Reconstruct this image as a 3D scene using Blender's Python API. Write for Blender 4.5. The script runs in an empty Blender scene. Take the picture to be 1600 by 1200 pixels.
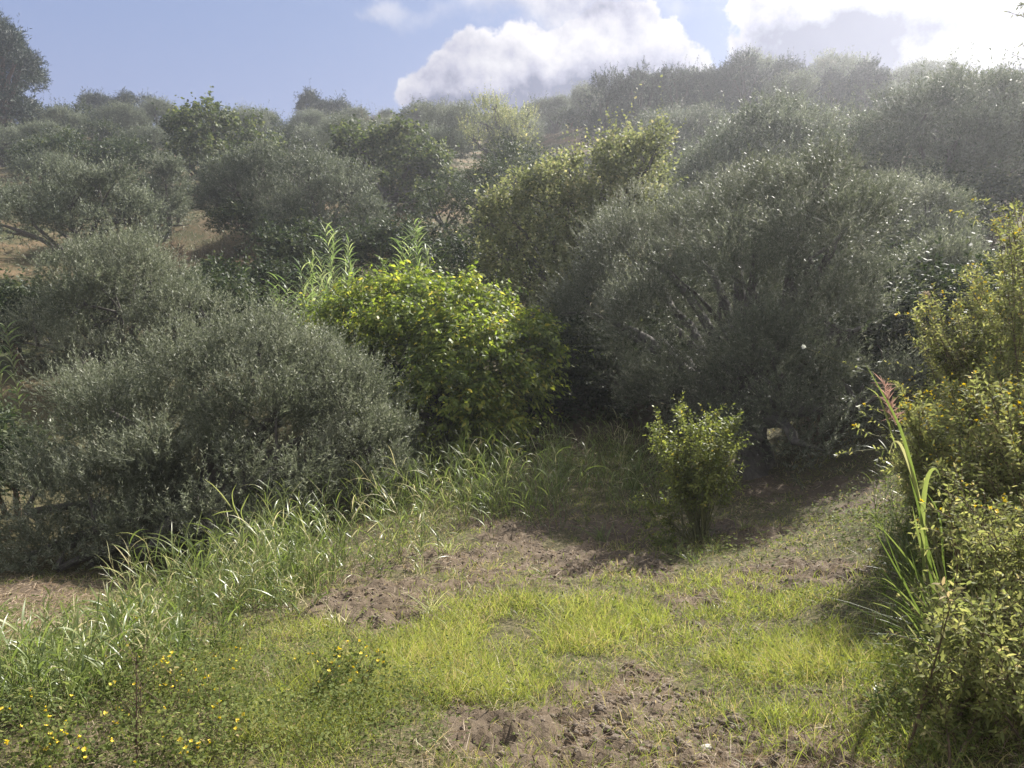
import bpy, math, random
import numpy as np
R = math.radians
# ------------------------------------------------------------------ camera
FPX = 1190.0; PITCH = R(6.3); CP, SP = math.cos(PITCH), math.sin(PITCH)
sc = bpy.context.scene
cam = bpy.data.cameras.new("camera"); cam.sensor_width = 36; cam.lens = 36*FPX/1600
cam.clip_start = 0.05; cam.clip_end = 3000
camo = bpy.data.objects.new("camera", cam); sc.collection.objects.link(camo)
camo.location = (0, 0, 0); camo.rotation_euler = (math.pi/2-PITCH, 0, 0); sc.camera = camo
def P(px, py, Y):
    """world point at forward distance Y seen at photo pixel (px,py)"""
    a, b = (px-800)/FPX, (600-py)/FPX
    dy = CP + b*SP; dz = -SP + b*CP
    return np.array([a*Y/dy, Y, dz*Y/dy])
def proj(p):
    d = p[:, 1]*CP - p[:, 2]*SP; u = p[:, 1]*SP + p[:, 2]*CP
    d = np.maximum(d, .05)
    return 800+FPX*p[:, 0]/d, 600-FPX*u/d
# ------------------------------------------------------------------ light and exposure
SUN_AZ, SUN_EL = R(39), R(38)          # azimuth to the right of the view direction
sun = bpy.data.lights.new("sun", 'SUN'); sun.energy = 4.8; sun.angle = R(0.55); sun.color = (1, .955, .87)
suno = bpy.data.objects.new("sun", sun); sc.collection.objects.link(suno)
suno.rotation_euler = (math.pi/2-SUN_EL, 0, math.pi-SUN_AZ)
vs = sc.view_settings; vs.view_transform = 'Standard'; vs.look = 'None'; vs.gamma = 1; vs.exposure = 1.7
sc.cycles.max_bounces = 6; sc.cycles.diffuse_bounces = 3; sc.cycles.transmission_bounces = 3
sc.cycles.glossy_bounces = 2; sc.cycles.volume_bounces = 1; sc.cycles.transparent_max_bounces = 4
sc.cycles.sample_clamp_indirect = 3; sc.cycles.sample_clamp_direct = 3; sc.cycles.use_denoising = True; sc.cycles.use_adaptive_sampling = False
try:
    sc.cycles.denoiser = 'OPENIMAGEDENOISE'; sc.cycles.denoising_prefilter = 'ACCURATE'
except Exception: pass
# ------------------------------------------------------------------ node helper
class NT:
    def __init__(s, tree): s.t = tree; s.n = tree.nodes; s.l = tree.links
    def put(s, sock, v):
        if isinstance(v, bpy.types.NodeSocket): s.l.new(v, sock)
        elif v is not None:
            if isinstance(v, (tuple, list)) and len(v) == 3 and sock.type == 'RGBA': v = (*v, 1)
            sock.default_value = v
    def new(s, typ, **kw):
        n = s.n.new(typ)
        for k, v in kw.items(): setattr(n, k, v)
        return n
    def m(s, op, a, b=None, c=None, clamp=False):
        n = s.new('ShaderNodeMath', operation=op, use_clamp=clamp)
        s.put(n.inputs[0], a); s.put(n.inputs[1], b); s.put(n.inputs[2], c); return n.outputs[0]
    def sstep(s, v, lo, hi, a=0., b=1.):
        n = s.new('ShaderNodeMapRange', interpolation_type='SMOOTHSTEP')
        s.put(n.inputs[0], v); s.put(n.inputs[1], lo); s.put(n.inputs[2], hi); s.put(n.inputs[3], a); s.put(n.inputs[4], b)
        return n.outputs[0]
    def mix(s, f, a, b, blend='MIX'):
        n = s.new('ShaderNodeMix', data_type='RGBA', blend_type=blend)
        s.put(n.inputs[0], f); s.put(n.inputs[6], a); s.put(n.inputs[7], b); return n.outputs[2]
    def noise(s, vec, scale, detail=4, rough=.5, dist=0.):
        n = s.new('ShaderNodeTexNoise'); s.put(n.inputs['Vector'], vec)
        n.inputs['Scale'].default_value = scale; n.inputs['Detail'].default_value = detail
        n.inputs['Roughness'].default_value = rough; n.inputs['Distortion'].default_value = dist
        return n.outputs[0]
    def ramp(s, f, stops):
        n = s.new('ShaderNodeValToRGB'); s.put(n.inputs[0], f); e = n.color_ramp.elements
        while len(e) < len(stops): e.new(.5)
        for q, (p_, c_) in zip(e, stops): q.position = p_; q.color = (*c_, 1)
        return n.outputs[0]
# ------------------------------------------------------------------ sky with clouds
def make_world():
    w = bpy.data.worlds.new("World"); sc.world = w; w.use_nodes = True
    t = NT(w.node_tree); t.n.clear()
    out = t.new('ShaderNodeOutputWorld'); bg = t.new('ShaderNodeBackground'); t.l.new(bg.outputs[0], out.inputs[0])
    sky = t.new('ShaderNodeTexSky', sky_type='NISHITA'); sky.sun_disc = False
    sky.sun_elevation = SUN_EL; sky.sun_rotation = SUN_AZ; sky.air_density = 1.0; sky.dust_density = 1.0; sky.ozone_density = 2.0
    tc = t.new('ShaderNodeTexCoord').outputs['Generated']
    sep = t.new('ShaderNodeSeparateXYZ'); t.l.new(tc, sep.inputs[0]); X, Y, Z = sep.outputs
    n1 = t.noise(tc, 9, 7, .56); n2 = t.noise(tc, 26, 6, .58); 
    az = t.m('ARCTAN2', X, Y); el = t.m('ARCSINE', Z)
    # domain warp gives billowing edges
    wx = t.noise(tc, 14, 5, .6)
    mp = t.new('ShaderNodeMapping'); t.l.new(tc, mp.inputs[0]); mp.inputs[1].default_value = (7, 3, 5)
    wy = t.noise(mp.outputs[0], 14, 5, .6)
    azw = t.m('MULTIPLY_ADD', t.m('SUBTRACT', wx, .5), .085, az); elw = t.m('MULTIPLY_ADD', t.m('SUBTRACT', wy, .5), .075, el)
    def angs(px, py):
        d = P(px, py, 1.0); d = d/np.linalg.norm(d); return math.atan2(d[0], d[1]), math.asin(d[2])
    def field(blobs, a, e):
        tot = None
        for (px, py, rx, ry, wgt) in blobs:
            a0, e0 = angs(px, py); kx, ky = FPX/rx, FPX/ry
            dx = t.m('MULTIPLY', t.m('SUBTRACT', a, a0), kx); dy = t.m('MULTIPLY', t.m('SUBTRACT', e, e0), ky)
            d2 = t.m('MULTIPLY_ADD', dx, dx, t.m('MULTIPLY', dy, dy))
            g = t.m('MULTIPLY', t.m('EXPONENT', t.m('MULTIPLY', d2, -1.15)), wgt)
            tot = g if tot is None else t.m('ADD', tot, g)
        return tot
    heap = [(655,125,48,34,.9),(715,90,48,38,.9),(790,105,70,55,.8),(880,85,70,55,.7),(965,50,60,42,.8),(1020,60,48,50,.9),(1060,110,50,40,.8),(900,150,140,45,.7),(720,150,80,26,.7),
            (1165,15,40,34,.7),(1215,60,55,50,.8),(1300,80,100,70,.8),(1390,50,80,50,.7),(1420,130,60,30,.4),(1570,110,75,62,.9),(1590,60,50,40,.6)]
    soft = [(640,25,60,30,.42),(590,15,30,20,.3),(800,5,130,44,.5),(930,-5,120,46,.55),(1320,-20,190,66,.8),(1520,20,150,80,.6),(1700,60,110,120,.6),(1250,-220,400,80,.8),(500,-330,220,70,.7)]
    Fh = field(heap, azw, elw); Fs = field(soft, azw, elw)
    bn = t.m('SUBTRACT', n1, .5)
    dh = t.sstep(t.m('MULTIPLY_ADD', bn, .75, Fh), .38, .56)
    ds = t.m('MULTIPLY', t.sstep(t.m('MULTIPLY_ADD', bn, .9, Fs), .22, .8), .85)
    dens = t.m('MAXIMUM', dh, ds)
    dark = [(1315,95,125,72,1.2),(1230,125,75,45,.5),(840,160,140,46,.9),(690,172,110,28,.8),(1015,130,90,42,.7),(920,125,75,36,.35),(1570,160,110,50,.4),(790,20,100,25,.3),(960,15,70,25,.4),(700,60,40,30,.2),(1430,15,90,40,.35)]
    D = field(dark, azw, elw)
    # puffs: shading by difference of the warped noise along the sun side
    mp2 = t.new('ShaderNodeMapping'); t.l.new(tc, mp2.inputs[0]); mp2.inputs[1].default_value = (-.006, 0, -.02)
    n1b = t.noise(mp2.outputs[0], 9, 7, .56)
    puff = t.m('MULTIPLY', t.m('SUBTRACT', n1, n1b), 3.0)
    rim = t.sstep(t.m('MULTIPLY_ADD', bn, .5, Fh), .42, .95)          # thick inside, thin bright rim
    shade = t.m('ADD', t.m('MULTIPLY', D, .95), t.m('ADD', t.m('MULTIPLY', rim, .22), t.m('SUBTRACT', t.m('MULTIPLY', t.m('SUBTRACT', n2, .5), .5), puff)))
    ccol = t.ramp(shade, [(0.0, (5.2,5.1,5.3)), (.3, (4.0,4.0,4.4)), (.6, (2.8,2.85,3.6)), (1., (1.0,1.15,1.9))])
    # moist air: pale veil over the blue
    skyc = t.mix(t.sstep(el, 0.02, .5, .42, .12), sky.outputs[0], (2.9, 3.5, 5.2))
    cap = t.mix(1., skyc, (1.6, 2.2, 3.8), 'DARKEN')
    cap = t.mix(t.sstep(el, .17, .37, .75, .05), cap, (2.15, 2.55, 3.95))
    col = t.mix(dens, cap, ccol)
    # unseen broken cloud added above and behind the viewer as bright fill light
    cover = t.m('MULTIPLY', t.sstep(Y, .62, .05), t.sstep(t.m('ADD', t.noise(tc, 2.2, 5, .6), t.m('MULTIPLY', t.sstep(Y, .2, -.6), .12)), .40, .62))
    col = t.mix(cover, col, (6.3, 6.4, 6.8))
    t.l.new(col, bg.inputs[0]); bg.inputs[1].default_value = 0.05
make_world()
# ------------------------------------------------------------------ noise
def hash2(ix, iy, s):
    h = (ix.astype(np.int64)*374761393 + iy.astype(np.int64)*668265263 + s*974634777) & 0x7fffffff
    h = ((h ^ (h >> 13))*1274126177) & 0x7fffffff
    return ((h ^ (h >> 16)) & 0xffff)/65535.0
def vnoise(x, y, wl, s=0):
    x = x/wl; y = y/wl; ix = np.floor(x); iy = np.floor(y); fx = x-ix; fy = y-iy
    fx = fx*fx*(3-2*fx); fy = fy*fy*(3-2*fy)
    a = hash2(ix, iy, s); b = hash2(ix+1, iy, s); c = hash2(ix, iy+1, s); d = hash2(ix+1, iy+1, s)
    return (a*(1-fx)+b*fx)*(1-fy)+(c*(1-fx)+d*fx)*fy - .5
# ------------------------------------------------------------------ terrain heights
CPX = [(0,1200,2.7),(400,1200,2.7),(800,1200,2.65),(1200,1200,2.5),(1600,1200,2.2),(100,1080,3.9),(300,1000,5.2),(60,960,6.8),(600,1000,4.8),(800,1000,4.6),(1100,1000,4.4),
 (1300,1000,4.2),(1500,1100,2.8),(800,930,6.0),(1050,930,5.7),(550,880,7.2),(250,930,8.4),(0,900,9.0),(800,850,8),(1100,860,7.3),(1300,850,6.6),(800,750,12),(650,780,11),(1250,770,10.5),
 (900,700,15),(1000,700,14.6),(1400,760,8.6),(1500,900,4.4),(1600,700,7.),(1550,560,11),(1600,470,16),(500,820,12),(200,820,13.5),(100,640,19),(300,640,19),(700,690,17),(500,640,19),
 (700,560,22),(400,520,25),(50,520,24),(50,435,33),(300,378,42),(60,288,56),(300,330,50),(600,420,32),(600,330,45),(1000,560,22),(1000,430,32),(1200,590,19),(1200,420,31),(1450,560,15.5),(1450,400,27),
 (200,235,80),(500,235,80),(760,235,78),(900,243,66),(200,208,100),(600,206,100),(850,205,95),(900,330,45),(1100,175,78),(1300,200,62),(1300,165,85),(1500,240,48),(1500,170,78),(1600,200,60),(1100,330,42),(1300,330,38),(300,275,62),(700,275,60)]
pts = [P(*c) for c in CPX]
for x in (-170, -60, 60, 170):
    pts += [np.array([x, 150., 18.5 + (x > 0)*5]), np.array([x, 300., 17. + (x > 0)*4])]
pts += [np.array(q, float) for q in [(0,0,-1.62),(-4,0,-1.75),(4,0,-1.3),(0,-6,-1.4),(-12,-6,-1.6),(12,-6,-.3),(12,6,.2),(-14,6,-2.6),(-30,20,-3),(25,18,1.0),(0,-40,0),(-60,-40,0),(60,-40,3),(-60,40,2),(60,40,8),(-120,60,8),(120,60,14)]]
CPT = np.array(pts)
def _k(r2): return np.where(r2 > 1e-9, r2*np.log(np.maximum(r2, 1e-9)), 0.)
WS = 0.05
def warp(x, y):       # compress distance so near points are not swamped by far ones
    d = np.sqrt(x*x+y*y)+1e-6; k = np.log1p(d/4)*4/d; return x*k, y*k
cu, cv = warp(CPT[:, 0], CPT[:, 1])
def _sys():
    n = len(CPT); A = _k((cu[:, None]-cu)**2+(cv[:, None]-cv)**2) + np.eye(n)*1.5
    Q = np.c_[np.ones(n), cu, cv]; M = np.zeros((n+3, n+3)); M[:n, :n] = A; M[:n, n:] = Q; M[n:, :n] = Q.T
    return np.linalg.solve(M, np.r_[CPT[:, 2], 0, 0, 0])
TW = _sys()
def gz0(x, y):
    x = np.asarray(x, float).ravel(); y = np.asarray(y, float).ravel(); u, v = warp(x, y); out = np.zeros(len(x))
    for i in range(0, len(x), 40000):
        a, b = u[i:i+40000], v[i:i+40000]
        out[i:i+40000] = _k((a[:, None]-cu)**2+(b[:, None]-cv)**2)@TW[:-3] + TW[-3]+TW[-2]*a+TW[-1]*b
    return out
# soil patches (pixel ellipses on the ground: cx, cy, rx, ry, strength)
SOIL = [(600,945,95,55,1),(700,900,90,40,.8),(800,855,110,40,.8),(1000,1090,120,40,1),(980,1150,250,45,1),(1190,1180,160,50,.8),(900,1190,160,40,.9),(1170,905,80,25,.9),(1290,900,60,22,.8),(1200,830,80,20,.8),(1080,940,50,25,.7),
        (50,955,95,34,.85),(1440,740,60,30,.5),(880,660,140,50,1),(1260,1110,40,25,.5),(700,1120,60,20,.55),(1060,990,40,18,.6),(1290,770,120,30,.5),(900,860,160,60,.6),(1210,860,60,40,.6)]
def soil_mask(x, y, z):
    px, py = proj(np.c_[x, y, z]); s = np.zeros(len(x))
    for cx, cy, rx, ry, w in SOIL:
        d = np.sqrt(((px-cx)/rx)**2+((py-cy)/ry)**2)*1.15; s = np.maximum(s, w*np.clip(1.6-d*1.1, 0, 1))
    n = vnoise(x, y, .6, 3)*.8 + vnoise(x, y, .22, 4)*.6 + vnoise(x, y, .09, 5)*.35
    return np.clip(s*1.15 + n*1.5*(s > .02) + n*.5, 0, 1)
def gz(x, y, full=False):
    x = np.asarray(x, float).ravel(); y = np.asarray(y, float).ravel()
    z = gz0(x, y); d = np.sqrt(x*x+y*y)
    z += vnoise(x, y, 9., 1)*np.clip((d-14)/30, 0, 1)*1.6 + vnoise(x, y, 1.4, 2)*.10*np.clip(d/6, .3, 1.5)
    near = np.clip((22-d)/6, 0, 1)
    s = soil_mask(x, y, z)
    cl = np.abs(vnoise(x, y, .30, 6))*.7 + np.abs(vnoise(x, y, .13, 7))*.65 + np.abs(vnoise(x, y, .065, 8))*.5
    z += near*(cl-.25)*(.035+.12*s)
    return (z, s*near) if full else z
# ------------------------------------------------------------------ object helpers
COL = sc.collection
def mesh_from(name, V, faces_list, mats, rnd=None, smooth=False):
    """faces_list: list of int arrays (n,3)/(n,4)"""
    me = bpy.data.meshes.new(name); V = np.ascontiguousarray(V, dtype=np.float32)
    me.vertices.add(len(V)); me.vertices.foreach_set("co", V.ravel())
    idx = np.concatenate([f.ravel() for f in faces_list]).astype(np.int32)
    tot = np.concatenate([np.full(len(f), f.shape[1]) for f in faces_list]).astype(np.int32)
    st = np.r_[0, np.cumsum(tot)[:-1]].astype(np.int32)
    me.loops.add(len(idx)); me.loops.foreach_set("vertex_index", idx)
    me.polygons.add(len(tot)); me.polygons.foreach_set("loop_start", st); me.polygons.foreach_set("loop_total", tot)
    if smooth: me.polygons.foreach_set("use_smooth", np.ones(len(tot), dtype=bool))
    me.materials.append(mats)
    if rnd is not None:
        at = me.attributes.new("rnd", 'FLOAT', 'FACE'); at.data.foreach_set("value", np.asarray(rnd, np.float32))
    me.update(calc_edges=True); return me
def obj(name, me, parent=None, loc=(0, 0, 0), **tags):
    o = bpy.data.objects.new(name, me); COL.objects.link(o); o.location = loc
    if parent: o.parent = parent
    for k, v in tags.items():
        if v: o[k] = v
    return o
def thing(name, label, cat, loc, group=None, rotz=0):
    return_o = obj(name, None, None, [float(v) for v in loc], label=label, category=cat, group=group)
    return_o.rotation_euler = (0, 0, rotz); return return_o
def dup(root, loc, rotz, scale, label, group=None):
    r = root.copy(); COL.objects.link(r); r.location = [float(v) for v in loc]; r.rotation_euler = (0, 0, rotz)
    r.scale = scale if isinstance(scale, tuple) else (scale,)*3; r['label'] = label
    if group: r['group'] = group
    for ch in list(root.children):
        c = ch.copy(); COL.objects.link(c); c.parent = r
        for g in list(ch.children):
            d = g.copy(); COL.objects.link(d); d.parent = c
    return r
def nrm(v): return v/np.maximum(np.linalg.norm(v, axis=-1, keepdims=True), 1e-9)
# ------------------------------------------------------------------ materials
def leaf_mat(name, stops, trans=.35, rough=.5, spec=.35, tcol=1.6, tint=.12):
    m = bpy.data.materials.new(name); m.use_nodes = True; t = NT(m.node_tree); t.n.clear()
    out = t.new('ShaderNodeOutputMaterial'); b = t.new('ShaderNodeBsdfPrincipled'); tr = t.new('ShaderNodeBsdfTranslucent')
    at = t.new('ShaderNodeAttribute', attribute_name='rnd').outputs['Fac']
    oi = t.new('ShaderNodeObjectInfo').outputs['Random']
    geo = t.new('ShaderNodeNewGeometry').outputs['Position']
    nz = t.noise(geo, 1.3, 2)
    f = t.m('ADD', at, t.m('MULTIPLY', t.m('SUBTRACT', nz, .5), .35), clamp=True)
    c = t.ramp(f, stops)
    br = t.m('MULTIPLY_ADD', oi, tint*2, 1-tint)
    hs = t.new('ShaderNodeHueSaturation'); t.l.new(c, hs.inputs['Color']); t.l.new(br, hs.inputs['Value'])
    c = hs.outputs[0]
    t.l.new(c, b.inputs['Base Color']); b.inputs['Roughness'].default_value = rough; b.inputs['Specular IOR Level'].default_value = spec
    hs2 = t.new('ShaderNodeHueSaturation'); t.l.new(c, hs2.inputs['Color']); hs2.inputs['Value'].default_value = tcol; hs2.inputs['Saturation'].default_value = 1.15
    t.l.new(hs2.outputs[0], tr.inputs[0])
    mx = t.new('ShaderNodeMixShader'); mx.inputs[0].default_value = trans
    t.l.new(b.outputs[0], mx.inputs[1]); t.l.new(tr.outputs[0], mx.inputs[2]); t.l.new(mx.outputs[0], out.inputs[0])
    return m
def bark_mat(name, c1, c2, scale=14):
    m = bpy.data.materials.new(name); m.use_nodes = True; t = NT(m.node_tree); b = t.n['Principled BSDF']
    g = t.new('ShaderNodeNewGeometry').outputs['Position']; n = t.noise(g, scale, 5, .6, .6)
    t.l.new(t.ramp(n, [(.3, c1), (.7, c2)]), b.inputs['Base Color']); b.inputs['Roughness'].default_value = .9
    bp = t.new('ShaderNodeBump'); bp.inputs[0].default_value = .6; bp.inputs[1].default_value = .03; t.l.new(n, bp.inputs['Height']); t.l.new(bp.outputs[0], b.inputs['Normal'])
    return m
M_OLIVE = leaf_mat('olive_leaf', [(0, (.050,.060,.034)), (.45, (.112,.124,.078)), (.8, (.185,.195,.135)), (1, (.30,.30,.23))], .30, .5, .22)
M_OLIVEF = leaf_mat('far_olive_leaf', [(0, (.045,.057,.034)), (.5, (.100,.114,.074)), (.85, (.16,.176,.122)), (1, (.24,.25,.18))], .25, .55, .22)
M_WALNUT = leaf_mat('walnut_leaf', [(0, (.055,.082,.02)), (.5, (.155,.195,.042)), (.85, (.27,.29,.065)), (1, (.36,.31,.08))], .50, .5, .3, 1.8)
M_PALE = leaf_mat('pear_leaf', [(0, (.08,.095,.04)), (.5, (.18,.195,.085)), (.85, (.27,.27,.13)), (1, (.40,.36,.19))], .40, .58, .2, 1.6)
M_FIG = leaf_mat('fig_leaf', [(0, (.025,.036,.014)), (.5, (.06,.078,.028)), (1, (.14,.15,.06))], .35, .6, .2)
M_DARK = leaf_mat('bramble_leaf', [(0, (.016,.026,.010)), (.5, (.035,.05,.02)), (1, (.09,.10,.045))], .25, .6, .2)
M_DRYB = leaf_mat('dry_scrub_leaf', [(0, (.06,.052,.035)), (.5, (.11,.095,.062)), (1, (.19,.155,.10))], .2, .7, .2)
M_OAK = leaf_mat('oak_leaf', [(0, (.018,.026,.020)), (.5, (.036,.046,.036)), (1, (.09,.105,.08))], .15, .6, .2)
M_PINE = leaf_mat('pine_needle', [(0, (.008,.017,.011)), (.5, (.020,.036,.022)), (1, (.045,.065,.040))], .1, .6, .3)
M_SHRUB = leaf_mat('shrub_leaf', [(0, (.065,.085,.022)), (.5, (.16,.185,.05)), (.88, (.26,.27,.08)), (1, (.38,.32,.08))], .42, .5, .3, 1.5)
M_CANE = leaf_mat('cane_leaf', [(0, (.08,.12,.045)), (.5, (.165,.215,.08)), (1, (.30,.32,.16))], .40, .5, .25, 1.6)
M_REED = leaf_mat('reed_leaf', [(0, (.05,.075,.02)), (.5, (.12,.155,.045)), (.85, (.20,.225,.08)), (1, (.40,.36,.21))], .42, .4, .45, 1.5)
M_GRASS = leaf_mat('grass_blade', [(0, (.07,.095,.02)), (.45, (.18,.215,.052)), (.8, (.29,.31,.085)), (.93, (.32,.27,.12)), (1, (.42,.34,.20))], .42, .5, .3, 1.5, .0)
M_WEED = leaf_mat('weed_leaf', [(0, (.045,.065,.02)), (.5, (.11,.135,.04)), (.85, (.18,.19,.065)), (1, (.30,.24,.12))], .38, .7, .08, 1.6)
M_STRAW = leaf_mat('straw', [(0, (.13,.095,.06)), (.5, (.26,.19,.125)), (1, (.48,.38,.27))], .25, .6, .3, 1.2)
M_INULA = leaf_mat('bush_leaf', [(0, (.06,.072,.026)), (.4, (.15,.165,.06)), (.75, (.26,.26,.10)), (.93, (.30,.27,.13)), (1, (.34,.27,.15))], .46, .65, .12, 1.6)
M_STEM = bark_mat('green_stem', (.08,.09,.03), (.17,.16,.07), 40)
M_DSTEM = bark_mat('brown_stem', (.07,.045,.03), (.16,.11,.07), 40)
M_BARK = bark_mat('olive_bark', (.035,.030,.025), (.10,.088,.075))
M_PBARK = bark_mat('pine_bark', (.07,.045,.035), (.15,.10,.075))
def flat_mat(name, c, rough=.6, trans=0):
    return leaf_mat(name, [(0, tuple(v*.75 for v in c)), (1, c)], trans, rough, .3, 1.3)
M_YEL = flat_mat('yellow_petal', (.78,.60,.06), .6, .3)
M_WHT = flat_mat('white_petal', (.75,.75,.66), .6, .3)
M_PLUME = flat_mat('plume', (.46,.30,.24), .7, .3)
M_SEED = flat_mat('seed_head', (.45,.38,.28), .8, .2)
# ------------------------------------------------------------------ geometry generators
def quads_leaves(pos, d, side, L, W, rnd):
    """one kite quad per leaf"""
    n = len(pos); L = L[:, None]; W = W[:, None]
    V = np.empty((n, 4, 3)); V[:, 0] = pos; V[:, 1] = pos+d*L*.45+side*W*.5; V[:, 2] = pos+d*L; V[:, 3] = pos+d*L*.45-side*W*.5
    return V.reshape(-1, 3), np.arange(n*4).reshape(n, 4), rnd
def folded_leaves(pos, d, side, L, W, rnd):
    """six-vertex leaf folded along its midrib, tip drooping"""
    n = len(pos); Lc = L[:, None]; Wc = W[:, None]; up = np.cross(d, side)
    tip = pos+d*Lc*.97-np.array([0, 0, 1])*Lc*.18
    V = np.empty((n, 6, 3)); V[:, 0] = pos
    V[:, 1] = pos+d*Lc*.30+side*Wc*.5+up*Wc*.14; V[:, 2] = pos+d*Lc*.68+side*Wc*.36+up*Wc*.08-np.array([0, 0, 1])*Lc*.05
    V[:, 3] = tip; V[:, 4] = pos+d*Lc*.68-side*Wc*.36+up*Wc*.08-np.array([0, 0, 1])*Lc*.05; V[:, 5] = pos+d*Lc*.30-side*Wc*.5+up*Wc*.14
    b = np.arange(n)[:, None]*6
    F = np.concatenate([b+np.array([0, 1, 2, 3]), b+np.array([0, 3, 4, 5])])
    return V.reshape(-1, 3), F, np.r_[rnd, rnd]
def ribbons(base, d, L, W, bend, rnd, nseg=4, side=None, rng=None, prof=None):
    n = len(base); d = nrm(d)
    if side is None: side = nrm(np.cross(d, rng.normal(size=(n, 3))))
    t = np.linspace(0, 1, nseg+1)
    if prof is None: prof = np.clip(np.minimum(1, .55+t*1.6)*(1-t**2.2), .03, 1)
    hz = nrm(d*np.array([1, 1, 0])+1e-6)
    g = -np.array([0, 0, 1.])+.35*hz
    V = np.empty((n, nseg+1, 2, 3))
    for i, ti in enumerate(t):
        c = base+d*(L*ti)[:, None]+g*(L*bend*ti*ti)[:, None]; w = side*(W*prof[i]*.5)[:, None]
        V[:, i, 0] = c-w; V[:, i, 1] = c+w
    b = (np.arange(n)*(nseg+1)*2)[:, None, None]; s = (np.arange(nseg)*2)[None, :, None]
    F = (b+s+np.array([0, 1, 3, 2])[None, None, :]).reshape(-1, 4)
    return V.reshape(-1, 3), F, np.repeat(rnd, nseg)
def tube(path, rad, k=6):
    path = np.asarray(path, float); n = len(path); T = nrm(np.gradient(path, axis=0))
    ref = np.array([.31, .22, .92]) if abs(T[0, 2]) < .8 else np.array([.9, .3, .1])
    A = nrm(np.cross(T, ref)); B = np.cross(T, A); an = np.arange(k)*2*math.pi/k
    V = path[:, None]+(A[:, None]*np.cos(an)[None, :, None]+B[:, None]*np.sin(an)[None, :, None])*np.asarray(rad)[:, None, None]
    i = np.arange(n-1)[:, None]*k; j = np.arange(k)[None]; j2 = (j+1) % k
    return V.reshape(-1, 3), np.stack([i+j, i+j2, i+k+j2, i+k+j], -1).reshape(-1, 4)
def prisms(a, b, r0, r1, rng):
    """many thin 3-sided stems at once"""
    n = len(a); T = nrm(b-a); A = nrm(np.cross(T, rng.normal(size=(n, 3)))); B = np.cross(T, A); V = np.empty((n, 2, 3, 3))
    for k in range(3):
        o = A*math.cos(k*2.094)+B*math.sin(k*2.094); V[:, 0, k] = a+o*r0; V[:, 1, k] = b+o*r1
    bs = (np.arange(n)*6)[:, None]
    F = np.concatenate([bs+np.array([k, (k+1) % 3, 3+(k+1) % 3, 3+k]) for k in range(3)])
    return V.reshape(-1, 3), F
def join(parts):
    Vs, Fs, Rs, o = [], [], [], 0
    for p in parts:
        Vs.append(p[0]); Fs.append(p[1]+o); o += len(p[0]); Rs.append(p[2] if len(p) > 2 else np.full(len(p[1]), .5))
    return np.concatenate(Vs), np.concatenate(Fs), np.concatenate(Rs)
# leaf kinds: leaf length, width, shoot length, leaves per shoot, upward pull, leaf angle, droop, folded
KIND = {
 'olive':  dict(L=.060, W=.0135, S=.34, n=22, up=.55, ang=.75, droop=.05, fold=False, mat=M_OLIVE, bump=.42),
 'olivem': dict(L=.075, W=.020, S=.40, n=20, up=.5, ang=.75, droop=.05, fold=False, mat=M_OLIVE, bump=.42),
 'olivef': dict(L=.125, W=.038, S=.50, n=16, up=.45, ang=.8, droop=.05, fold=False, mat=M_OLIVEF, bump=.42),
 'oak':    dict(L=.13, W=.05, S=.50, n=16, up=.45, ang=.8, droop=.05, fold=False, mat=M_OAK, bump=.42),
 'walnut': dict(L=.115, W=.050, S=.50, n=13, up=.35, ang=.9, droop=.75, fold=True, mat=M_WALNUT, bump=.52),
 'pear':   dict(L=.105, W=.062, S=.55, n=14, up=1.0, ang=.9, droop=.0, fold=True, mat=M_PALE, bump=.4),
 'fig':    dict(L=.22, W=.16, S=.6, n=9, up=.5, ang=1., droop=.3, fold=True, mat=M_FIG, bump=.45),
 'dark':   dict(L=.10, W=.05, S=.4, n=12, up=.3, ang=.9, droop=.3, fold=False, mat=M_DARK, bump=.45),
 'dry':    dict(L=.09, W=.02, S=.5, n=14, up=.8, ang=.5, droop=.0, fold=False, mat=M_DRYB, bump=.45),
 'pine':   dict(L=.42, W=.075, S=.7, n=12, up=.3, ang=.9, droop=.0, fold=False, mat=M_PINE, bump=.30),
 'shrub':  dict(L=.045, W=.020, S=.34, n=20, up=1.0, ang=.8, droop=.0, fold=True, mat=M_SHRUB, bump=.45),
}
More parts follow.
